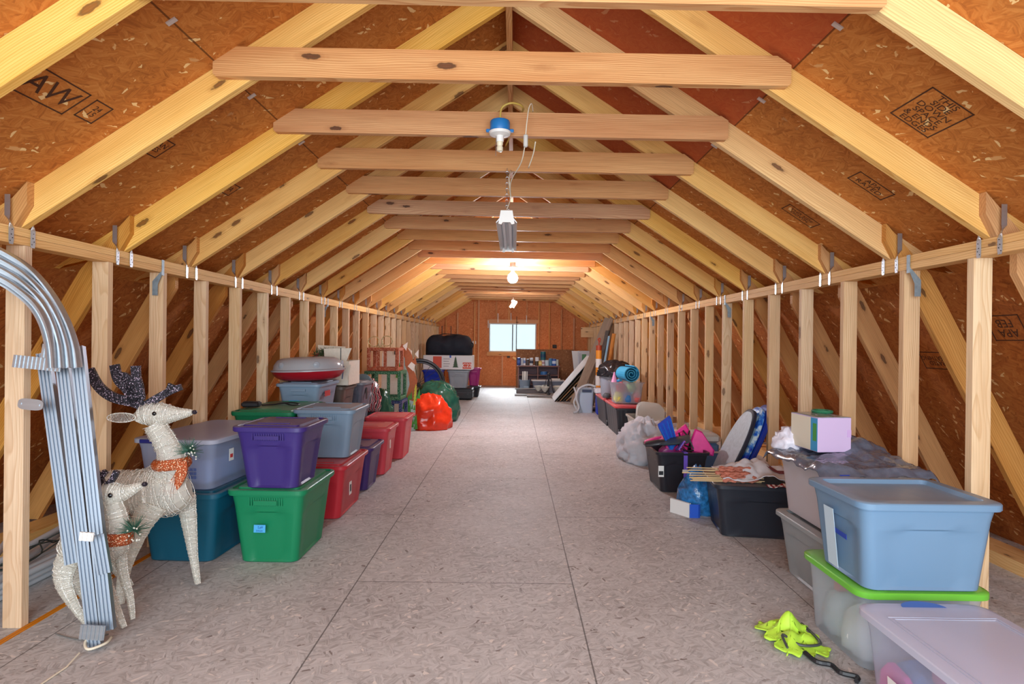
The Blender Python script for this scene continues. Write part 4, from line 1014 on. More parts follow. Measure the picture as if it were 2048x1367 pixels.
# boogie boards
def board(label, mat, edge_mat, loc, rot, L=.98, Wd=.46, th=.035):
    b = thing('boogie_board', label, 'board', loc, rot=rot)
    pts = []
    for k in range(40):
        a = 2*PI*k/40; x = math.copysign(abs(math.cos(a))**.75, math.cos(a)) * Wd/2; z = math.copysign(abs(math.sin(a))**.9, math.sin(a)) * L/2 + L/2
        pts.append((x * (1 - .10*max(0, z/L - .5)), z))
    def r(f, y): return [((p[0])*f, y, L/2 + (p[1]-L/2)*f) for p in pts]
    MB().loft([r(.965, .0), r(1, .007), r(1, th-.007), r(.965, th)]).build('core', edge_mat, b, smooth=True)
    MB().loft([r(.93, th - .0005), r(.93, th + .003)]).build('deck', mat, b)
    return b
bp = NT('blue_splash'); tc = bp.n('ShaderNodeTexCoord').outputs['Object']; nn = bp.n('ShaderNodeTexNoise', in_Vector=tc, in_Scale=16.0, in_Detail=3.0)
bp.link(bp.ramp(nn.outputs[0], [(.38, srgb(20,60,190)), (.5, srgb(60,140,230)), (.62, srgb(210,236,250))]), bp.b.inputs['Base Color']); bp.b.inputs['Roughness'].default_value = .4
RB = (.46, .0, 1.60)
board('pale grey boogie board, frontmost of three leaning on a stud', plain('board_grey', (176,190,200), .5, var=.1), plain('board_edge_navy', (38,44,62), .5), (1.76, 5.00, .03), RB, .83, .38)
board('blue and white patterned boogie board, middle of three', bp.m, bp.m, (1.825, 5.015, .03), RB, .85, .40)
board('dark blue boogie board, nearest the stud of the three', plain('board_blue', (30,70,190), .5), plain('board_edge_blue', (26,50,150), .5), (1.89, 5.03, .03), RB, .87, .40)
# white cloth bundle
tag(crumple(.25, .34, .43, 41, .22, 56, .5, 2.6).build('bedding_bundle', plain('white_linen', (206,208,216), .8, bump=.5, bscale=9, var=.06), loc=(1.53, 6.62, 0), smooth=2), 'crumpled white and grey bedding bundle on the floor behind the black tote', 'bedding')
# pale totes with lids inside
t = tote('pale beige open tote with spare lids standing in it', (1.80, 7.62), (.48, .66, .37), (176,172,162), None, handle=False)
LIDM = plastic('pale_lid', (186,186,180), .5, .05)
l0 = None
for k, (y, lb) in enumerate(((7.40, 'spare pale lid standing in the beige tote, nearest the camera'), (7.50, 'spare pale lid in the beige tote, second of three'), (7.60, 'spare pale lid in the beige tote, farthest of three'))):
    if l0 is None:
        m = MB(); rr = [(x, z) for x, z, _, _, _ in rrect(.36, .52, .10)]
        l0 = MB().loft([[(p[0]*.97, 0, p[1]*.97) for p in rr], [(p[0], .006, p[1]) for p in rr], [(p[0], .02, p[1]) for p in rr], [(p[0]*.93, .02, p[1]*.95) for p in rr], [(p[0]*.9, .012, p[1]*.92) for p in rr]]).build('spare_lid', LIDM, smooth=True); o = l0
    else: o = l0.copy(); C.objects.link(o)
    o.location = (1.80 + .015*k, y + .04, .325); o.rotation_euler = (-.50, .10, -.15); tag(o, lb, 'lid', 'spare lids in the beige tote')
# black wheeled totes with red lids
def trunk(label, x, y, z=0):
    t = thing('storage_tote', label, 'storage bin', (x, y, z))
    w, d, h = .42, .98, .44; m = MB(); rings = []
    for zf, e in ((0, .05), (.03, .045), (.88, .008), (.885, 0), (.93, 0)):
        out = []
        for px_, py_, nx, ny, s in rrect(w - 2*e, d - 2*e, .03, ns=17):
            o = -.008 if (s is not None and int((s+1)*4.5) % 2 == 0 and 0 < zf < .88) else 0
            out.append((px_ + nx*o, py_ + ny*o, zf*h))
        rings.append(out)
    m.loft(rings).build('body', plastic('trunk_black', (46,48,56), .4, .1), t, smooth=True)
    tote_lid(w + .02, d + .01, h, 'panel').build('lid', plastic('trunk_red_lid', (196,64,70), .4, .14), t, smooth=True)
    for sx in (-1, 1): MB().lathe([(.0, -.02), (.05, -.02), (.055, -.01), (.055, .01), (.05, .02), (0, .02)], 16, T(sx*(w/2-.062), -d/2 + .045, .055, 0, PI/2, 0)).build('wheel', BLACK, t)
    return t
trunk('black wheeled trunk with a red lid, the nearer of two', 1.69, 8.66)
trunk('black wheeled trunk with a red lid, the farther of two', 1.69, 9.72)
# toy bin
t = tote('clear open bin of colourful toys on the nearer red-lidded trunk', (1.70, 8.56), (.50, .42, .32), (0,0,0), None, mat=clear_plastic('clear_toy_bin', (226,230,240), .30, .2), z0=.456, panel=False, handle=False, taper=.035)
random.seed(9)
cols = [((226,230,120), 'yellow'), ((60,140,210), 'blue'), ((226,120,120), 'coral'), ((240,220,90), 'lemon'), ((90,190,200), 'turquoise'), ((210,60,60), 'red'), ((150,200,110), 'green'), ((236,236,170), 'cream yellow')]
pos = [(-.13,-.10,0,'lower left front'), (.0,-.11,0,'lower middle front'), (.13,-.10,0,'lower right front'), (-.10,.08,0,'lower left back'), (.10,.08,0,'lower right back'), (-.09,-.06,.15,'upper left'), (.06,-.07,.15,'upper right'), (.12,.07,.16,'upper back right')]
for (rgb, cn), (dx, dy, dz, pn) in zip(cols, pos):
    tag(crumple(.062, .058, .14, len(cn) + dx*10, .2, 18, .7).build('soft_toy', plain('toy_' + cn, rgb, .6), loc=(1.70 + dx, 8.56 + dy, .474 + dz), smooth=2), '%s toy in the clear bin, %s' % (cn, pn), 'toy')
mt = thing('rolled_mat', 'turquoise rolled mat lying on top of the clear toy bin', 'mat', (1.70, 8.50, .90), 0, rot=(0, 0, .12))
m = MB(); n = 60; sp = []
for k in range(n + 1):
    a = k/n * 2*PI*3.2; r = .025 + .105*k/n; sp.append((r*math.cos(a), r*math.sin(a)))
outl = sp + [((math.hypot(*q) - .014)*q[0]/math.hypot(*q), (math.hypot(*q) - .014)*q[1]/math.hypot(*q)) for q in sp[::-1]]
m.prism([(q[0], q[1]) for q in outl], -.20, .22).build('mat_roll', plain('turquoise_foam', (48,156,200), .6, bump=.3, bscale=60), mt)
MB().tube([(-.155, -.18, -.09), (-.18, .0, -.115), (-.12, .18, -.11)], .022, 8).build('loose_flap', plain('turquoise_foam2', (40,140,190), .6), mt)
m = MB().loft([[(.03*math.cos(2*PI*k/10), .03*math.sin(2*PI*k/10), 0) for k in range(10)], [(.004, 0, .16)]*10])
tag(MB().lathe([(.045, 0), (.030, .06), (.008, .15)], 14).build('pink_cone', PINK2, loc=(1.495, 8.42, .775)), 'small pale pink cone standing in the left of the toy bin', 'toy')
# grey bin with a black bag on the farther trunk
tb = thing('trash_can', 'grey bin holding a black bag on the farther red-lidded trunk', 'bin', (1.60, 9.56, .456))
MB().lathe([(.115, 0), (.12, .01), (.145, .30), (.155, .302), (.155, .33), (.148, .334), (.138, .32), (.12, .05)], 28).build('body', plastic('can_grey', (150,156,168)), tb, smooth=True)
tag(crumple(.24, .19, .23, 52, .25, 44, .35, 2.4).build('garbage_bag', plain('black_bag', (34,34,38), .25, bump=.4, bscale=15), loc=(1.70, 9.52, .795), smooth=2), 'black rolled garbage bag on top of the grey bin, by the turquoise mat', 'bag')
tag(crumple(.05, .05, .07, 53, .3, 16).build('grey_rag', plain('rag_grey', (84,86,90), .8), loc=(1.52, 9.26, .458), smooth=2), 'small grey rag on the red lid before the grey bin', 'rag')
# traffic post, blue and grey cans, hose
p = thing('delineator_post', 'tall orange and white striped plastic road post', 'road post', (1.70, 11.35, 0))
MB().lathe([(.20, 0), (.20, .04), (.06, .06)], 20).build('base', BLACK, p)
OR = plain('road_orange', (240,150,40), .5); RD = plain('post_top_red', (176,64,34), .5)
for k, (z0, z1, mm) in enumerate(((.055, .33, RD), (.33, .50, OR), (.50, .70, WHITE), (.70, .86, OR), (.86, 1.03, WHITE), (1.03, 1.20, OR), (1.20, 1.30, RD))): MB().lathe([(.058 + (.004 if mm is WHITE else 0), z0), (.058 + (.004 if mm is WHITE else 0), z1)], 20).build('stripe_band', mm, p)
MB().tube(smooth_path([(0,0,1.30), (0,0,1.38), (-.02,0,1.42), (.02,0,1.44), (.02,0,1.36)], 4), .014, 6).build('handle', RD, p)
tc_ = thing('trash_can', 'pale grey square bin on the floor before the leaning boards', 'bin', (1.40, 11.05, 0))
MB().loft([[(x*f, y*f, z) for x, y, _, _, _ in rrect(.30, .30, .04)] for z, f in ((0, .86), (.44, 1.0), (.442, 1.06), (.47, 1.06), (.47, .98), (.05, .84))]).build('body', plastic('can_pale', (164,176,190)), tc_, smooth=True)
MB().bev((-.08, -.165, .40), (.10, -.152, .45), .003).build('dark_label', plain('can_label', (50,58,84), .5), tc_)
tb = thing('water_jug', 'blue container with a white lid squeezed beside the pale grey bin', 'container', (1.615, 10.72, 0))
MB().bev((-.05, -.12, 0), (.05, .12, .40), .02).build('body', plain('jug_blue', (24,54,190), .35), tb, smooth=True)
MB().bev((-.085, -.13, .402), (.06, .13, .50), .015).build('lid', plain('jug_lid', (226,228,236), .4), tb, smooth=True)
m = MB(); m.tube(smooth_path([(1.56, 10.75, .52), (1.42, 10.8, .55), (1.26, 10.85, .47), (1.20, 10.82, .30), (1.25, 10.8, .12), (1.20, 10.75, .04), (1.14, 10.72, .03)], 6), .022, 8)
m.tube(smooth_path([(1.16, 10.9, .50), (1.20, 10.86, .36), (1.16, 10.85, .2), (1.22, 10.83, .06), (1.26, 10.80, .03)], 6), .018, 8)
tag(m.build('vacuum_hose', plain('hose_grey', (176,178,180), .5, bump=.5, bscale=120), smooth=2), 'pale grey corrugated hose looped over the pale grey bin', 'hose')
# leaning boards and sheets
def plank(label, a, b, w, th, mat, name='leaning_board', grp=None, side=Vector((0, 1, 0))):
    a, b = Vector(a), Vector(b); z = (b - a); L = z.length; z.normalize(); x = side - z * side.dot(z); x.normalize(); y = z.cross(x)
    Fm = Matrix.Translation(a) @ Matrix((z, x, y)).transposed().to_4x4()
    o = MB().box((0, -w/2, 0), (L, w/2, th)).build(name, mat); o.matrix_world = Fm; return tag(o, label, 'board', grp)
GB = wood('weathered_board', srgb(170,150,130), srgb(140,120,102), srgb(80,66,56), knot=.2)
DRY = plain('drywall_white', (214,218,224), .8, var=.05, bscale=3); DRYE = plain('drywall_dark', (92,80,68), .9)
plank('long grey weathered board leaning up to the right top plate', (1.32, 12.36, .02), (2.10, 12.60, 1.90), .24, .03, GB, side=Vector((.7, -.75, 0)))
plank('second weathered board leaning behind the long grey one', (1.62, 12.56, .02), (2.13, 12.72, 1.86), .20, .025, GB, side=Vector((.7, -.75, 0)))
plank('dark narrow board leaning between the striped post and the grey boards', (1.66, 12.1, .02), (2.02, 12.3, 1.62), .10, .03, plain('dark_moulding', (84,76,72), .6, var=.4, bscale=9), side=Vector((.6, -.8, 0)))
plank('pale blue thin strip leaning beside the dark narrow board', (1.78, 12.0, .02), (2.03, 12.15, 1.5), .05, .012, plain('pale_blue_strip', (150,190,214), .5), side=Vector((.6, -.8, 0)))
plank('brown board tip leaning above the striped post', (1.88, 11.9, .02), (2.10, 12.0, 1.55), .09, .03, RAWW, side=Vector((.5, -.85, 0)))
plank('large white sheet leaning to the right, its face up', (.94, 13.42, .012), (1.80, 13.42, 1.03), 1.0, .012, DRY, 'wall_sheet_board')
for k, (x0, x1, z1) in enumerate(((1.00, 1.80, .96), (1.07, 1.84, .90), (1.14, 1.88, .86), (1.21, 1.92, .80))):
    plank('brown edged sheet under the white one, %s from the top' % ORD[k], (x0, 13.42, .012), (x1 + .06, 13.42, z1), .98, .012, CARDB if k % 2 else DRYE, 'leaning_sheet', 'sheets under the white one')
# ================================================================== far end
EY = 16.3
def XE(u, Y=EY): return at_y(u, 740, Y).x
def ZE(v, Y=EY, u=1075): return at_y(u, v, Y).z
OSB_SHEET = osb('strand_board_sheet', srgb(140,92,60), srgb(170,120,80), srgb(100,62,40), srgb(190,146,104), .03, length=.05, width=.012)
xs0, xs1, zs = XE(1032), XE(1150), ZE(698)
o = MB().box((0, 0, 0), (xs1 - xs0, zs - .005, .018)).build('plywood_sheet', OSB_SHEET); o.matrix_world = T(xs0, EY + .3, .005, PI/2 - .03)
tag(o, 'brown strand board sheet standing on its edge before the far wall', 'board')
SHV = plain('shelf_wood', (128,92,88), .7, var=.15)
sh = thing('shelf_unit', 'low brown shelf unit full of paint cans before the strand board sheet', 'shelf', (XE(1036, 15.9), 15.75, 0))
sw = XE(1117, 15.9) - XE(1036, 15.9); shz = ZE(730, 15.9)
for x in (0, sw*.47, sw - .03): MB().box((x, 0, 0), (x + .03, .30, shz - .03)).build('upright', SHV, sh)
MB().box((-.03, -.02, shz - .03), (sw + .03, .32, shz)).build('top_board', SHV, sh)
for z in (.16, .42): 
    MB().box((.03, 0, z), (sw*.47, .30, z + .02)).build('shelf_board', SHV, sh); MB().box((sw*.47 + .03, 0, z), (sw - .03, .30, z + .02)).build('shelf_board', SHV, sh)
MB().box((0, .30, 0), (sw, .31, shz - .03)).build('back_board', plain('shelf_back', (104,84,92), .7), sh)
def can(label, x, y, z, r, h, rgb, lid=(170,176,184), name='paint_can', band=None):
    c = thing(name, label, 'can', (x, y, z))
    MB().lathe([(r, 0), (r, h*.96), (r*1.03, h*.97), (r*1.03, h)], 16).build('body', plain('can_%02x%02x%02x' % rgb, rgb, .4), c, smooth=True)
    MB().lathe([(r*.9, h), (r*.9, h + .004)], 16).build('lid', plain('can_lid', lid, .3, .6), c)
    if band: MB().lathe([(r*1.01, h*.3), (r*1.01, h*.7)], 16, cap0=False, cap1=False).build('label', plain('band_%02x%02x%02x' % band, band, .5), c)
    return c
cy = 15.90; z = shz
row = [(1035.5+2, 8, .055, .21, (40,70,140), 'dark blue can at the left end of the shelf top', (70,100,170)), (1044, 0, .035, .19, (200,206,214), 'slim white bottle-like can, second on the shelf top', None), (1049, 0, .035, .20, (226,226,232), 'taller slim white can, third on the shelf top', (120,150,200)),
       (1055, 0, .04, .17, (84,80,82), 'dark can, fourth on the shelf top', None), (1062.5, 0, .055, .20, (214,216,222), 'white tub with a dark base on the shelf top', (60,70,90)), (1073, 0, .05, .12, (66,60,52), 'small dark brown can on the shelf top', None),
       (1080, -.06, .05, .13, (214,180,90), 'brass-coloured can in front on the shelf top', (236,216,150)), (1086, .06, .055, .15, (220,220,226), 'white can under the big teal can', (190,150,160)), (1094, 0, .065, .15, (180,200,216), 'pale blue-white wide can on the shelf top', None),
       (1101, .05, .05, .20, (90,140,180), 'light blue can behind, right part of the shelf top', None), (1108, 0, .065, .19, (50,90,170), 'strong blue can near the right end of the shelf top', (200,216,236)), (1114.5, .02, .04, .17, (200,206,200), 'pale can at the right end of the shelf top', None)]
for u, dy, r, h, rgb, lb, band in row:
    can(lb, XE(u, cy), cy + (dy if abs(dy) < 1 else 0), z, r*.93, h, rgb, band=band)
can('big teal can stacked on top of the white can', XE(1086, cy), cy + .06, z + .156, .075, .23, (30,90,100), band=(20,60,90))
can('blue tin on the right lower shelf board', XE(1088, 15.85), 15.90, .44, .10, .09, (60,110,170))
can('small white tub above the white bottle on the shelf top', XE(1074, cy), cy + .0, z + .126, .055, .10, (224,220,222), name='plastic_tub')
# grey bucket with tubes
bk = thing('bucket', 'grey bucket of upright white tubes before the shelf unit', 'bucket', (XE(1050, 15.3), 15.3, 0))
MB().lathe([(.125, 0), (.15, .30), (.157, .302), (.157, .33), (.145, .33), (.12, .03)], 20).build('body', plain('bucket_grey', (124,140,158), .5), bk, smooth=True)
MB().box((-.03, -.150, .02), (.10, -.137, .17)).build('label', plain('bucket_label', (150,170,190), .6), bk)
tub = None
for k, (dx, dy, hh) in enumerate(((-.06, 0, 1), (-.02, .03, 1), (.02, -.02, 1), (.06, .01, 1), (.0, .06, 1))):
    if tub is None: o = tub = MB().lathe([(.014, 0), (.014, .52)], 10).build('caulk_tube', WHITE)
    else: o = tub.copy(); C.objects.link(o)
    o.location = (XE(1050, 15.3) + dx, 15.3 + dy, .035); tag(o, 'upright white tube standing in the grey bucket', 'tube', 'tubes in the grey bucket')
t = tote('wide grey tote with a white lid behind the chandelier', (XE(1096, 15.2), 15.25), (XE(1128, 15.2) - XE(1062, 15.2), .40, .34), (120,128,146), 'flat', lid_color=(206,206,210), handle=False)
tag(crumple(.07, .03, .22, 61, .2, 18).build('white_rag', plain('rag_white', (216,214,216), .8), loc=(XE(1064, 14.9), 14.96, .12), smooth=2), 'white rag hanging at the left end of the wide grey tote', 'rag') if False else None
tag(MB().bev((-.12, -.04, 0), (.12, .04, .035), .01).build('white_tray', WHITE, loc=(XE(1112, 15.2), 15.25, .342)), 'small white tray on the wide grey tote', 'tray')
# chandelier lying on the floor
ch = thing('chandelier', 'dark metal chandelier with five glass bowls standing on the floor', 'lamp', (XE(1098, 14.45), 14.45, 0))
DK = plain('dark_iron', (44,42,50), .5); GLB = plain('frosted_glass', (204,204,196), .35)
MB().lathe([(.03, .0), (.05, .03), (.02, .06), (.02, .50), (.035, .52), (.02, .58)], 14).build('stem', DK, ch)
arm0 = None; bowl0 = None
for k in range(5):
    a = 2*PI*k/5 - 2.0; R_ = Matrix.Rotation(a, 4, 'Z')
    if arm0 is None:
        arm0 = MB().tube(smooth_path([(.03, 0, .55), (.09, 0, .30), (.14, 0, .10), (.22, 0, .06), (.27, 0, .10)], 5), .010, 6).build('arm', DK, ch, smooth=2); arm0.matrix_local = R_
        bowl0 = MB().lathe([(.02, .10), (.05, .13), (.10, .21), (.115, .235), (.105, .232), (.045, .14)], 22, T(.27, 0, 0)).build('glass_bowl', GLB, ch, smooth=True); bowl0.matrix_local = R_
    else:
        for q in (arm0, bowl0): c = q.copy(); C.objects.link(c); c.parent = ch; c.matrix_local = R_
# floor clutter
tag(MB().bev((0, 0, 0), (.78, .16, .09), .006).build('flat_carton', plain('dark_carton', (104,98,102), .7), loc=(XE(1033, 14.9), 14.88, 0)), 'flat dark carton lying before the grey bucket', 'box')
tag(MB().tube([(XE(1031, 14.9), 14.93, .115), (XE(1076, 14.9), 14.97, .115)], .022, 10).build('metal_pipe', plain('pipe_grey', (150,156,160), .4, .4)), 'grey metal pipe lying on the flat dark carton', 'pipe')
tag(MB().bev((0, 0, 0), (.92, .20, .045), .004).build('grey_plank', plain('plank_grey', (132,126,124), .8, var=.1), loc=(XE(1054, 14.1), 13.84, 0)), 'grey plank lying on the floor before the chandelier', 'board')
tag(MB().bev((0, 0, 0), (.33, .30, .03), .004).build('grey_frame_board', plain('frame_grey', (140,138,138), .8), loc=(XE(1030, 14.2), 14.15, 0)), 'small grey board on the floor left of the grey plank', 'board')
# cardboard scraps and white carton right of the sheet
tag(MB().bev((0, 0, 0), (.30, .30, 1.12), .004).build('tall_carton', plain('tall_carton', (204,206,214), .7), loc=(XE(1157, 15.6), 15.6, 0)), 'tall white carton standing right of the strand board sheet', 'box')
cart = [o for o in C.objects if o.name == 'tall_carton'][0]
MB().box((.09, -.002, .86), (.21, -.0004, 1.03)).build('green_label', plain('carton_green_label', (86,140,100), .6), cart)
tag(MB().prism([(0, 1.12), (.17, 1.12), (.17, 0), (.14, 0)], 0, .012).build('white_wedge_board', DRY, loc=(XE(1143, 15.5), 15.5, 0)), 'white triangular board end leaning left of the tall white carton', 'board')
tag(MB().bev((0,0,0),(.20,.06,.07),.004).build('wood_offcut', PLATEW, loc=(XE(1024, 16.8), 17.335, ZE(716, 17.2)), rot=(0, .6, 0)), 'short wood block slanting on the far wall beside the strand board sheet', 'block')
tag(MB().box((0, 0, 0), (.42, .02, .28)).build('header_panel', PLATEW, loc=(XE(1161, 16.0), 16.0, 1.50)), 'pale plywood panel hanging below the right plate near the far wall', 'panel')
# switches, boxes and cords on the gable
for u, v, s_, m_, lb, nm in ((948.5, 684, .11, WHITE, 'white switch box on the far wall left of the window', 'switch_box'), (951, 745, .10, WHITE, 'white outlet low on the far wall beside the magenta tote', 'outlet'), (1017, 712, .09, DARKHOLE, 'dark junction box under the far window', 'junction_box'), (1109, 692, .12, DARKHOLE, 'dark vent opening on the far wall right of the window', 'junction_box')):
    p_ = at_y(u, v, YF - .03); tag(MB().bev((-s_/2, -.03, -s_*.45), (s_/2, .028, s_*.45), .006).build(nm, m_, loc=(p_.x, YF - .03, p_.z)), lb, 'electrical box')
for u, v0, v1, lb in ((976.5, 640, 655, 'left'), (996, 626, 644, 'second'), (1022, 625, 640, 'third'), (1053, 630, 644, 'right')):
    a = at_y(u, v0, YF - .10); b = at_y(u, v1, YF - .10)
    tag(MB().tube([a, b], .013, 6).build('hanging_hook', WHITE), 'white hanging hook strip above the far window, %s of four' % lb, 'hook')
a = at_y(1033, 500, 12.5)
tag(MB().tube([at_y(1033.5, 632, 16.6), at_y(1033, 700, 16.6)], .008, 6).build('pull_cord', DARKHOLE), 'thin dark cord hanging in front of the far window', 'cord')

# ================================================================== lamps and cords
LX, LY = -.092, 3.19
fx_ = thing('lamp_holder', 'blue electrical box with a white lamp holder on the second collar tie', 'lamp holder', (LX, LY, 2.535))
BLU = plain('electrical_blue', (30,120,190), .4)
m = MB().lathe([(.052, .0), (.056, .01), (.056, .055), (.052, .062), (.0, .064)], 20, cap1=False).build('box', BLU, fx_, smooth=True)
e = MB()
for sx in (-1, 1): e.bev((sx*.066 - .012, -.010, .0), (sx*.066 + .012, .010, .016), .003)
e.build('ear', BLU, fx_)
MB().lathe([(.03, -.022), (.058, -.014), (.062, -.004), (.062, .0)], 24).build('porcelain_base', WHITE, fx_, smooth=True)
MB().lathe([(.020, -.055), (.022, -.05), (.022, -.022)], 16).build('socket', WHITE, fx_, smooth=True)
MB().lathe([(.012, -.108), (.018, -.105), (.019, -.085), (.014, -.078), (.018, -.070), (.018, -.055)], 14).build('adapter', plain('adapter_cream', (226,216,190), .4), fx_, smooth=True)
MB().tube([(-.02, -.02, -.03), (-.021, -.022, -.14)], .0015, 5).build('pull_chain', GALV, fx_)
YW = plain('yellow_cable', (206,180,90), .5); CW = plain('cream_cord', (222,212,190), .5)
tag(MB().tube(smooth_path([(LX, LY, 2.60), (LX + .01, LY + .005, 2.675), (LX + .07, LY + .0, 2.70), (LX + .13, LY + .08, 2.705), (LX + .10, LY + .3, 2.72), (LX + .02, LY + .7, 2.70)], 6), .006, 6).build('yellow_cable', YW, smooth=2), 'yellow cable running up over the second collar tie from the blue box', 'cable')
# extension cord with plug
ec = thing('extension_cord', 'cream extension cord looped over the second collar tie, its plug hanging', 'cord', (.065, 3.19, 2.50))
MB().tube(smooth_path([(.03, .08, .185), (.02, .0, .196), (.005, -.012, .17), (-.005, -.010, .10), (-.012, -.006, .02)], 6), .0035, 6).build('cord', CW, ec, smooth=2)
MB().bev((-.024, -.02, -.05), (.0, .004, .02), .005).build('plug', plain('plug_grey', (196,194,188), .5), ec)
tag(MB().tube(smooth_path([(.048, 3.19, 2.455), (.03, 3.30, 2.40), (-.03, 3.55, 2.36), (-.035, 3.75, 2.30), (-.06, 3.86, 2.255)], 6), .0035, 6).build('electric_cable', CW, smooth=2), 'cream cord from the hanging plug down to the long shop light', 'cord')
tag(MB().tube(smooth_path([(-.035, 3.92, 2.54), (-.045, 3.80, 2.46), (-.04, 3.75, 2.38), (-.03, 3.72, 2.30)], 6), .005, 6).build('cord_loop', CW, smooth=2), 'doubled cream cord hanging from the third collar tie', 'cord')
tag(MB().tube(smooth_path([(.11, 3.235, 2.50), (.10, 3.3, 2.45), (.075, 3.4, 2.40)], 4), .0035, 6).build('cord_end', CW, smooth=2), 'short cream cord end beside the hanging plug', 'cord')
# shop light
sl = thing('shop_light', 'long unlit shop light hanging on a chain under the collar ties', 'lamp', (-.06, 3.86, 2.20))
hd = MB(); L_ = 1.22; prof = [(-.020, .045), (.020, .045), (.030, .02), (.072, -.03), (.069, -.034), (.026, .012), (-.026, .012), (-.069, -.034), (-.072, -.03), (-.030, .02)]
hd.prism(prof, 0, L_).build('reflector', plain('shop_light_white', (226,228,230), .4, .1), sl)
tb_ = MB().tube([(-.022, .03, -.012), (-.022, L_ - .03, -.012)], .013, 12).build('tube', plain('tube_white', (236,240,246), .3), sl, smooth=True)
c = tb_.copy(); C.objects.link(c); c.parent = sl; c.location.x = .044
ep = MB().prism([(-.055, -.04), (-.035, -.045), (-.025, -.03), (.025, -.03), (.035, -.045), (.055, -.04), (.04, .05), (-.04, .05)], -.006, .012).build('end_cap', WHITE, sl)
c = ep.copy(); C.objects.link(c); c.parent = sl; c.location.y = L_ - .006
m = MB()
for k in range(16): m.add(*(lambda q: (q.v, q.f))(torus(.009, .0018, 10, 5, T(0, .05, .05 + k*.0195, 0, 0, (k % 2)*PI/2))))
m.build('chain', GALV, sl)
m = MB()
for k in range(16): m.add(*(lambda q: (q.v, q.f))(torus(.009, .0018, 10, 5, T(0, L_ - .05, .05 + k*.0195, 0, 0, (k % 2)*PI/2))))
m.build('chain', GALV, sl)
# lit bulb
EM = plain('lit_bulb_glass', (255,250,240), .3, emit=620, emitc=(240,244,255))
bl = thing('light_bulb', 'glowing bare bulb in a lamp holder half way down the attic', 'bulb', (-.03, 8.62, 2.34))
g = MB().lathe([(.0, -.095), (.04, -.088), (.068, -.06), (.078, -.015), (.064, .03), (.03, .062), (.018, .08)], 22).build('glass', EM, bl, smooth=True); g.visible_shadow = True
MB().lathe([(.022, .08), (.022, .12), (.06, .14), (.06, .16), (.045, .165), (.045, .22)], 18).build('holder', WHITE, bl, smooth=True)
# far compact lamp
cf = thing('twin_tube_lamp', 'white twin tube lamp hanging near the far wall', 'lamp', (-.03, 14.0, 2.33))
MB().lathe([(.05, 0), (.05, .05), (.02, .06), (.0, .12)], 14).build('holder', WHITE, cf)
EM2 = plain('lit_tubes', (255,252,246), .3, emit=170, emitc=(255,246,236))
for dx in (-.035, .035): MB().tube([(dx + .04, -.05, 0), (dx - .03, -.20, -.13)], .024, 10).build('tube', EM2, cf, smooth=True)

# ================================================================== stamps printed on the sheathing
INK = plain('mill_stamp_ink', (70,36,16), .8)
def stamp(par_name, body, size, u, v, rot, sd, box=True, w=None, h=None):
    """mill stamp on the roof board: found where the pixel's ray meets the sheet, laid in the sheet's own axes"""
    par = bpy.data.objects[par_name]; M_ = par.matrix_world if par.matrix_world != Matrix() else par.matrix_local
    Mi = M_.inverted(); o_ = Mi @ Vector((0, 0, H)); p_ = Mi @ at_y(u, v, 3.0); d_ = p_ - o_
    t_ = -o_.z / d_.z; q = o_ + d_ * t_
    m = text_mb(body, size, .0002)
    if box and w:
        for a, b in (((-w/2, -h/2), (w/2, -h/2 + .006)), ((-w/2, h/2 - .006), (w/2, h/2)), ((-w/2, -h/2), (-w/2 + .006, h/2)), ((w/2 - .006, -h/2), (w/2, h/2))): m.box((a[0], a[1], -.0004), (b[0], b[1], .0004))
    s_ = 1 if sd < 0 else -1
    xf(m, T(q.x, q.y, .0012*s_) @ (Matrix.Rotation(PI, 4, 'X') if sd > 0 else Matrix()) @ Matrix.Rotation(rot, 4, 'Z'))
    return m.build('mill_stamp', INK, par)
bpy.context.view_layer.update()
stamp('ceiling_right', 'THIS\nSIDE\nDOWN\nSPACE\n& ENDS\nEDGES', .046, 1858, 228, PI*.5, 1, True, .20, .255)
stamp('ceiling_right', 'APA\nRATED', .05, 1740, 372, PI*.5, 1, True, .22, .12)
stamp('ceiling_right', 'THIS SIDE\nDOWN', .04, 1600, 432, PI*.5, 1, True, .24, .12)
stamp('ceiling_left', 'AW', .13, 100, 180, 0, -1, True, .26, .15)
stamp('ceiling_left', '24\n15', .04, 186, 222, 0, -1, True, .10, .12)
stamp('ceiling_left', '7/16 SPAN\n& EDGES', .045, 300, 285, 0, -1, True, .24, .13)
stamp('ceiling_left', 'APA', .06, 455, 375, 0, -1, True, .17, .10)
stamp('ceiling_left', 'A', .08, 545, 425, 0, -1, True, .14, .11)
stamp('wall_right', 'APA\nFEB', .07, 2010, 655, 0, 1, True, .22, .16)
stamp('wall_right', 'RATED\nSHEATHING', .045, 1870, 720, 0, 1, True, .26, .13)
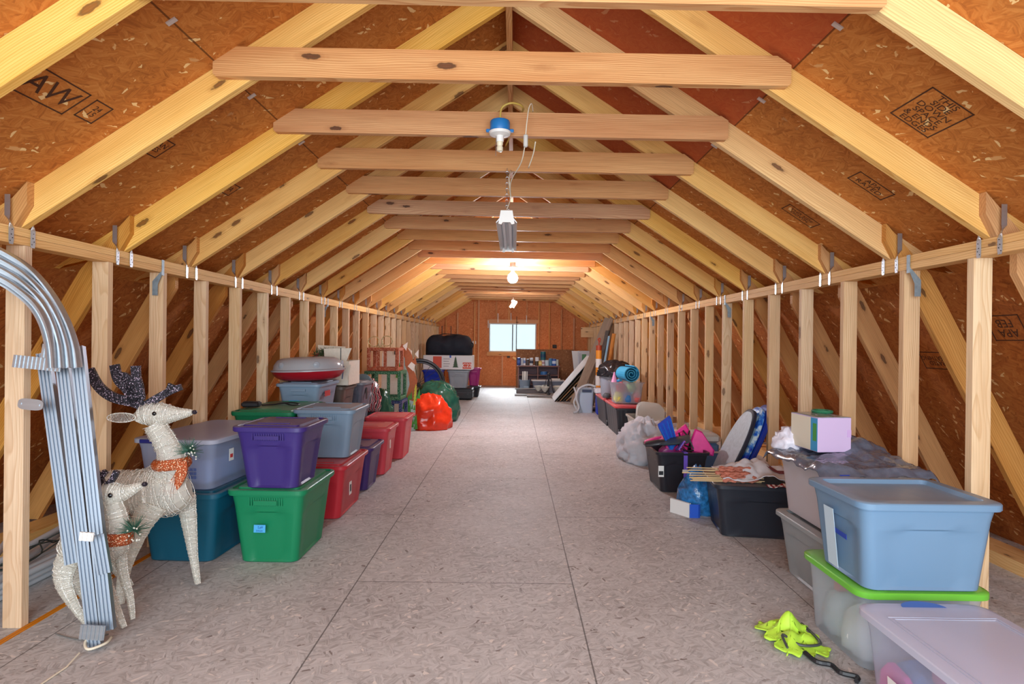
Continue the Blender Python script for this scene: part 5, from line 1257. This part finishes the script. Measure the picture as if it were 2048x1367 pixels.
# ================================================================== aluminium tracks, top left
def chan(a, b, w, d, side, mat, name, par=None, ribs=3, hole=False):
    """ribbed aluminium channel from a to b, face width w, depth d"""
    a, b = Vector(a), Vector(b); z = (b - a); L = z.length; z.normalize(); x = side - z*side.dot(z); x.normalize(); y = z.cross(x)
    prof = []; n = ribs*2 + 1
    prof.append((-w/2, 0))
    for k in range(n):
        x0 = -w/2 + w*k/n; x1 = -w/2 + w*(k+1)/n; dd = -.004 if k % 2 == 0 else .006
        prof += [(x0, dd), (x1, dd)]
    prof += [(w/2, 0), (w/2, d), (-w/2, d)]
    pr = [prof[0]] + prof[1:]
    Fm = Matrix.Translation(a) @ Matrix((x, -y, z)).transposed().to_4x4()
    if Fm.to_3x3().determinant() < 0: Fm = Matrix.Translation(a) @ Matrix((x, y, z)).transposed().to_4x4()
    m = MB().prism(pr, 0, L, 'Z')
    o = m.build(name, mat, par); 
    R_ = Matrix((z, x, z.cross(x))).transposed().to_4x4()
    for v_ in o.data.vertices: v_.co = Vector((v_.co.z, v_.co.x, v_.co.y))
    o.matrix_world = Matrix.Translation(a) @ R_
    return o
SX = Vector((1, .25, 0))
def P_(u, v, Y): return at_y(u, v, Y)
bA = chan(P_(140, 1128, 2.52), P_(82, 705, 2.62), .050, .03, SX, ALU, 'aluminium_track'); tag(bA, 'ribbed aluminium track, leftmost of the leaning bundle', 'track')
bB = chan(P_(187, 1298, 2.45), P_(118, 700, 2.60), .050, .03, SX, ALU, 'aluminium_track'); tag(bB, 'ribbed aluminium track reaching lowest, middle of the bundle', 'track')
bC = chan(P_(212, 1262, 2.47), P_(150, 692, 2.61), .052, .03, SX, ALU, 'aluminium_track'); tag(bC, 'ribbed aluminium track, rightmost of the leaning bundle', 'track')
bD = chan(P_(206, 1148, 2.41), P_(193, 1070, 2.42), .050, .02, SX, ALU, 'track_splice'); tag(bD, 'short aluminium splice piece clipped over the right track', 'track splice')
for (u, v, w_, h_, Y_, nm, lb) in ((88, 725, .20, .055, 2.55, 'joint_plate', 'ribbed joining plate across the upper left tracks'), (128, 703, .13, .06, 2.55, 'joint_plate', 'ribbed joining plate under the curved tracks'), (197, 1255, .10, .06, 2.46, 'joint_plate', 'ribbed joining plate near the foot of the tracks'), (186, 1066, .055, .035, 2.405, 'clip', 'pale clip on the right aluminium track'), (76, 806, .105, .05, 2.55, 'flat_bracket', 'rounded steel plate on the left aluminium track')):
    p_ = at_y(u, v, Y_); m = MB()
    if nm == 'flat_bracket':
        m.prism([(w_/2*math.copysign(abs(math.cos(a))**.6, math.cos(a)), h_/2*math.copysign(abs(math.sin(a))**.6, math.sin(a))) for a in [2*PI*k/24 for k in range(24)]], -.003, 0)
        m.box((-.045, -.006, -.004), (-.037, 0, .004)); m.box((.03, -.006, -.004), (.038, 0, .004))
    else:
        m.box((-w_/2, 0, -h_/2), (w_/2, .006, h_/2)); n = int(w_/.016)
        for k in range(n): x = -w_/2 + (k + .25)*w_/n; m.box((x, -.004, -h_/2), (x + w_/n*.5, .001, h_/2))
    tag(m.build(nm, GALV if nm != 'clip' else WHITE, loc=p_ + Vector((0, -.045, 0)), rot=(-.05, .10, .1)), lb, 'plate')
# curved galvanised tracks
for k, (off, lb) in enumerate(((0, 'outermost'), (.026, 'second'), (.052, 'third'), (.080, 'innermost'))):
    pts2 = [(150 - k*16, 735), (143 - k*15, 690), (125 - k*13, 640 + k*2), (98 - k*11, 592 + k*6), (62 - k*10, 548 + k*11), (22 - k*8, 518 + k*14), (-40 - k*6, 488 + k*16), (-110, 468 + k*17)]
    path = smooth_path([at_y(u, v, 2.50 - k*.018 - (max(0, (100 - u))*.0006)) for u, v in pts2], 6)
    m = MB(); rings = []; n = len(path); prev = None
    for i, p_ in enumerate(path):
        tg = (path[min(i+1, n-1)] - path[max(i-1, 0)]).normalized(); bi = Vector((0, 1, 0)); nn_ = tg.cross(bi).normalized(); bi = nn_.cross(tg)
        w2, d2 = .019, .014
        rings.append([p_ + nn_*a_*w2 + bi*b_*d2 for a_, b_ in ((-1, -.2), (-.8, -1), (-.4, -1), (-.25, -.4), (.25, -.4), (.4, -1), (.8, -1), (1, -.2), (1, 1), (-1, 1))])
    tag(m.loft(rings).build('curved_track', GALV, smooth=True), 'curved galvanised track above the aluminium bundle, %s of four' % lb, 'track')
# rope knot and cord at the foot
m = MB(); f0 = at_z(190, 1296, .012)
m.tube(smooth_path([f0 + Vector(q) for q in ((.03, .05, .02), (.04, 0, .02), (0, -.045, .018), (-.04, -.01, .03), (-.035, .03, .06), (-.075, .0, .05))], 6), .006, 6)
tag(m.build('rope_knot', CW, smooth=2), 'white rope knotted around the foot of the tracks', 'rope')
tag(MB().tube([f0 + Vector((-.035, -.05, .004)), at_z(130, 1335, .006), at_z(75, 1372, .006)], .0035, 6).build('rope_tail', CW), 'thin white rope trailing over the floor from the tracks', 'rope')
tag(MB().tube(smooth_path([at_z(108, 1268, .006), at_z(140, 1277, .006), at_z(175, 1280, .006), at_z(215, 1268, .006)], 5), .003, 5).build('thin_wire', plain('wire_grey', (110,110,108), .5)), 'thin dark wire on the floor behind the track feet', 'wire')

# white tubes behind the left studs
PV = plain('white_tube', (206,214,222), .35); random.seed(21)
tp_ = None
for k in range(12):
    if tp_ is None: o = tp_ = MB().tube([(-.65, 0, 0), (.65, 0, 0)], .018, 10).build('white_tube', PV, smooth=True)
    else: o = tp_.copy(); C.objects.link(o)
    lay = k // 5
    o.location = (-2.62 - .045*(k % 5) + .02*lay, 2.95 + random.uniform(-.04,.04), .020 + .0385*lay); o.rotation_euler = (0, 0, PI/2 - .05 + random.uniform(-.012,.012))
    o.rotation_euler = (0, 0, PI/2)
    tag(o, 'white plastic tube in the loose bundle behind the left studs', 'tube', 'white tubes behind the left studs')
for k, (x, y, rz, z) in enumerate(((-2.66, 3.05, .35, .125), (-2.70, 2.90, .55, .165), (-2.68, 3.15, .20, .20))):
    o = tp_.copy(); C.objects.link(o); o.location = (x, y, z); o.rotation_euler = (0, 0, PI/2 + rz); tag(o, 'white plastic tube lying askew on the bundle behind the left studs', 'tube', 'white tubes lying askew')
m = MB()
for k in range(4):
    pts_ = [(-2.56 + random.uniform(-.12,.04), 2.75 + .13*i + random.uniform(-.04,.04), .20 + .03*math.sin(i*2.0 + k)) for i in range(6)]
    m.tube(smooth_path(pts_, 4), .004, 5)
tag(m.build('light_string', plain('string_green', (50,60,58), .6), smooth=2), 'dark string light cable tangled over the white tubes', 'cable')

# ================================================================== wire deer
WIRE = glitter('white_wire', (236,232,220), (255,255,255), .4)
INNER = clear_plastic('deer_netting', (240,236,226), .60, .5)
ANT = glitter('antler_glitter', (30,26,40), (190,170,190), .3)
SCARF = glitter('scarf_glitter', (186,84,36), (255,226,190), .3)
def wound(m, core, path, ra, rb, step=.009, wr=.0016, jit=.35, seed=0, frame=True):
    """limb wound with wire: rings around a tapering path in the local x-z plane; ra in-plane radius, rb lateral"""
    rnd = random.Random(seed); P = smooth_path(path, 6)
    def interp(r):
        out = []; n = len(r) - 1
        for i in range(n):
            for k in range(6): out.append(r[i] + (r[i+1]-r[i])*k/6)
        out.append(r[-1]); return out
    A, B = interp(ra), interp(rb)
    cum = [0]
    for i in range(1, len(P)): cum.append(cum[-1] + (P[i]-P[i-1]).length)
    def at(s):
        s = max(0, min(cum[-1]-1e-6, s)); i = 0
        while cum[i+1] < s: i += 1
        f = (s - cum[i])/(cum[i+1]-cum[i]+1e-9)
        t = (P[min(i+2, len(P)-1)] - P[max(i-1, 0)]).normalized()
        return P[i].lerp(P[i+1], f), t, A[i] + (A[i+1]-A[i])*f, B[i] + (B[i+1]-B[i])*f
    s = 0; n = 14
    while s < cum[-1]:
        p, t, a, b = at(s); y = Vector((0, 1, 0)); y = (y - t*y.dot(t)).normalized(); x = y.cross(t)
        tilt = rnd.uniform(-jit, jit); tilt2 = rnd.uniform(-jit, jit)
        ring = []
        for k in range(n + 1):
            th = 2*PI*k/n; ring.append(p + x*a*math.cos(th)*1.02 + y*b*math.sin(th)*1.02 + t*(math.cos(th)*a*tilt + math.sin(th)*b*tilt2))
        m.tube(ring, wr*rnd.uniform(.7, 1.4), 3, cap=False); s += step * rnd.uniform(.6, 1.4)
    rings = []
    for i in range(25):
        p, t, a, b = at(cum[-1]*i/24); y = Vector((0, 1, 0)); y = (y - t*y.dot(t)).normalized(); x = y.cross(t)
        rings.append([p + x*a*.94*math.cos(2*PI*k/12) + y*b*.94*math.sin(2*PI*k/12) for k in range(12)])
    core.loft(rings)
    if frame:
        for th in (0, PI/2, PI, 3*PI/2): m.tube([r_[int(th/(2*PI)*12)] * 1.0 for r_ in rings], wr*1.5, 4, cap=False)
def band(path, w, th):
    """flat strip in the x-z plane"""
    P = smooth_path([(a, 0, b) for a, b in path], 5); rings = []
    for i, p in enumerate(P):
        t = (P[min(i+1, len(P)-1)] - P[max(i-1, 0)]).normalized(); nx = Vector((-t.z, 0, t.x)); ww = w[0] + (w[1]-w[0])*i/(len(P)-1)
        rings.append([p + nx*ww + Vector((0, -th, 0)), p + nx*ww + Vector((0, th, 0)), p - nx*ww + Vector((0, th, 0)), p - nx*ww + Vector((0, -th, 0))])
    return rings
def build_deer(label, loc, rz, legs, body, neck, head, antlers, eye, nose, scarf, sprig, seed, ear=None):
    d = thing('wire_deer', label, 'yard decoration', loc, rz); m, core = MB(), MB(); s_ = seed
    for pts, ra, rb in body + neck + head + legs:
        s_ += 1; wound(m, core, pts, ra, rb, .0092, .0017, jit=.25, seed=s_)
    ob_ = m.build('body', WIRE, d); core.build('netting', INNER, ob_)
    am = MB()
    for q, w in antlers: am.loft(band(q, w, .009))
    am.build('antlers', ANT, d)
    if ear:
        e = MB(); a, b, w = ear; a, b = Vector(a), Vector(b); t = (b - a); ring = []; 
        for k in range(21):
            th = 2*PI*k/20; ring.append(a.lerp(b, .5 - .5*math.cos(th)) + Vector((0, 0, w*math.sin(th))))
        e.tube(ring, .003, 5)
        for k in range(2, 18):
            f = k/19; w_ = w*math.sin(math.acos(1 - 2*f)); c = a.lerp(b, f); e.tube([c + Vector((-.008, 0, -w_)), c + Vector((.008, 0, w_))], .0015, 4)
        e.build('ear', WIRE, d)
    ey = MB().lathe([(.0, 0), (.009, .001), (.011, .005), (.006, .010), (0, .011)], 12, T(*eye, PI/2)).build('eye', plain('eye_black', (14,14,16), .15), d, smooth=True)
    c = ey.copy(); C.objects.link(c); c.parent = d; c.location = (0, -2*eye[1], 0); c.scale = (1, 1, 1); c.rotation_euler = (0, 0, 0)
    c.location = (0, 2*abs(eye[1]) - .011, 0)
    MB().lathe([(0, -.012), (.009, -.009), (.013, 0), (.009, .009), (0, .012)], 12, T(*nose)).build('nose', plain('nose_dark', (34,28,40), .4), d, smooth=True)
    (cx, cz, rx_, ry_, hh, tl) = scarf
    m = MB().loft([[(cx + rx_*f*math.cos(2*PI*k/24), ry_*f*math.sin(2*PI*k/24), cz + z + tl*math.cos(2*PI*k/24)) for k in range(24)] for z, f in ((-hh, .96), (-hh*.4, 1.08), (hh*.4, 1.08), (hh, .94))])
    sc = m.build('scarf', SCARF, d, smooth=True)
    if sprig[1]:
        MB().loft(band(sprig[1], (.026, .030), .006)).build('scarf_tail', SCARF, sc, loc=(0, -ry_*.8, 0))
    rnd = random.Random(seed); m = MB(); c0 = Vector(sprig[0])
    for k in range(90):
        dd = Vector((rnd.uniform(-1, 1), rnd.uniform(-.8, .5), rnd.uniform(-.35, 1))).normalized(); l_ = rnd.uniform(.04, .085)
        m.tube([c0, c0 + dd*l_], [.0022, .0008], 3)
    sg = m.build('pine_sprig', plain('pine_needles', (50,92,74), .6, var=.2), d)
    m = MB()
    for k in range(12): m.lathe([(0,-.005),(.005,0),(0,.005)], 6, Matrix.Translation(c0 + Vector((rnd.uniform(-.02,.05), -.03, rnd.uniform(-.04,.03)))))
    m.build('white_berries', plain('berry_white', (226,226,214), .4), sg)
    return d
build_deer('large white wire deer with dark antlers and a copper scarf', (-1.86, 2.99, 0), .10,
    legs=[([(.085, .09, .50), (.10, .10, .36), (.125, .10, .17), (.150, .10, .012)], [.055, .042, .024, .014], [.03, .024, .018, .010]),
          ([(.0, -.07, .50), (-.055, -.10, .38), (-.105, -.12, .20), (-.125, -.13, .022)], [.075, .052, .030, .022], [.035, .028, .02, .014]),
          ([(-.36, -.06, .50), (-.38, -.07, .34), (-.40, -.07, .20), (-.32, -.07, .016)], [.085, .065, .042, .016], [.035, .028, .02, .012]),
          ([(-.34, .05, .50), (-.33, .06, .32), (-.28, .07, .17), (-.185, .08, .016)], [.085, .065, .040, .016], [.035, .028, .02, .012])],
    body=[([(-.45, 0, .53), (-.40, 0, .545), (-.30, 0, .555), (-.14, 0, .55), (.0, 0, .545), (.09, 0, .55), (.145, 0, .56)], [.03, .095, .105, .11, .135, .115, .05], [.03, .08, .09, .095, .10, .08, .035])],
    neck=[([(.02, 0, .59), (.055, 0, .69), (.03, 0, .79), (-.035, 0, .90)], [.12, .082, .062, .055], [.08, .055, .045, .045])],
    head=[([(-.12, 0, .925), (-.075, 0, .955), (.0, 0, .955), (.08, 0, .957), (.155, 0, .965)], [.022, .058, .062, .034, .012], [.02, .045, .048, .028, .010])],
    antlers=[([(-.09, 1.0), (-.14, 1.02), (-.24, 1.045), (-.31, 1.10), (-.36, 1.19)], (.026, .024)), ([(-.12, 1.02), (-.17, 1.09), (-.215, 1.14), (-.235, 1.215)], (.028, .022)), ([(-.15, 1.05), (-.155, 1.11), (-.175, 1.15), (-.205, 1.155)], (.018, .022)), ([(-.10, 1.03), (-.11, 1.10), (-.125, 1.15), (-.13, 1.21)], (.018, .022)), ([(-.08, 1.0), (-.02, 1.04), (.04, 1.075), (.10, 1.10)], (.022, .016)), ([(.03, 1.07), (.05, 1.115)], (.010, .015))],
    eye=(-.01, -.047, .965), nose=(.168, 0, .966), scarf=(.055, .695, .092, .066, .028, .008), sprig=((.16, -.04, .77), [(.13, .72), (.13, .66), (.10, .60), (.055, .55)]), seed=100, ear=((-.10, -.05, .945), (-.235, -.06, .945), .024))
build_deer('small white wire deer with a copper collar, partly behind the tracks', (-1.912, 2.66, -.0), .05,
    legs=[([(-.01, -.03, .36), (.02, -.035, .24), (.07, -.04, .12), (.115, -.04, .014)], [.045, .032, .022, .012], [.025, .02, .014, .009]),
          ([(.05, .03, .36), (.06, .035, .24), (.09, .04, .12), (.105, .04, .014)], [.030, .024, .018, .010], [.02, .016, .012, .008]),
          ([(-.12, -.02, .38), (-.16, -.03, .30), (-.165, -.03, .21), (-.11, -.03, .10), (-.05, -.03, .014)], [.055, .052, .040, .022, .012], [.025, .022, .018, .014, .009])],
    body=[([(-.19, 0, .36), (-.15, 0, .38), (-.06, 0, .385), (.03, 0, .38), (.09, 0, .39)], [.03, .06, .065, .075, .04], [.03, .055, .06, .065, .03])],
    neck=[([(.03, 0, .38), (.045, 0, .46), (.035, 0, .54), (.01, 0, .60)], [.082, .068, .058, .048], [.055, .046, .042, .038])],
    head=[([(-.035, 0, .615), (.0, 0, .625), (.05, 0, .625), (.10, 0, .635), (.165, 0, .665)], [.022, .052, .052, .030, .010], [.018, .040, .040, .024, .009])],
    antlers=[([(-.01, .655), (-.03, .70), (-.06, .74)], (.014, .012)), ([(.0, .66), (.03, .69), (.05, .73)], (.012, .012)), ([(-.03, .69), (.0, .73)], (.010, .012)), ([(-.045, .70), (-.07, .70)], (.010, .012))],
    eye=(.05, -.044, .628), nose=(.177, 0, .668), scarf=(.040, .42, .080, .060, .028, -.004), sprig=((.15, -.03, .46), None), seed=200)
# ================================================================== H-clips on the sheathing seams between rafters
CLIP = plain('sheathing_clip', (206, 196, 190), .4, .3)
cl0 = None
for nm, sgn, seam in (('left', 1, 1.08), ('right', -1, 1.09)):
    par = bpy.data.objects['ceiling_' + nm]
    for k in range(7):
        if cl0 is None: o = cl0 = MB().box((-.010, -.022, -.003), (.010, .022, .003)).build('sheathing_clip', CLIP)
        else: o = cl0.copy(); C.objects.link(o)
        o.matrix_world = par.matrix_world @ Matrix.Translation((1.92 + .33 + .689*k, seam, .004*sgn))
        tag(o, 'small metal clip on the %s roof sheathing seam, %s bay from the camera' % (nm, ORD[k + 1]), 'clip', 'sheathing clips')
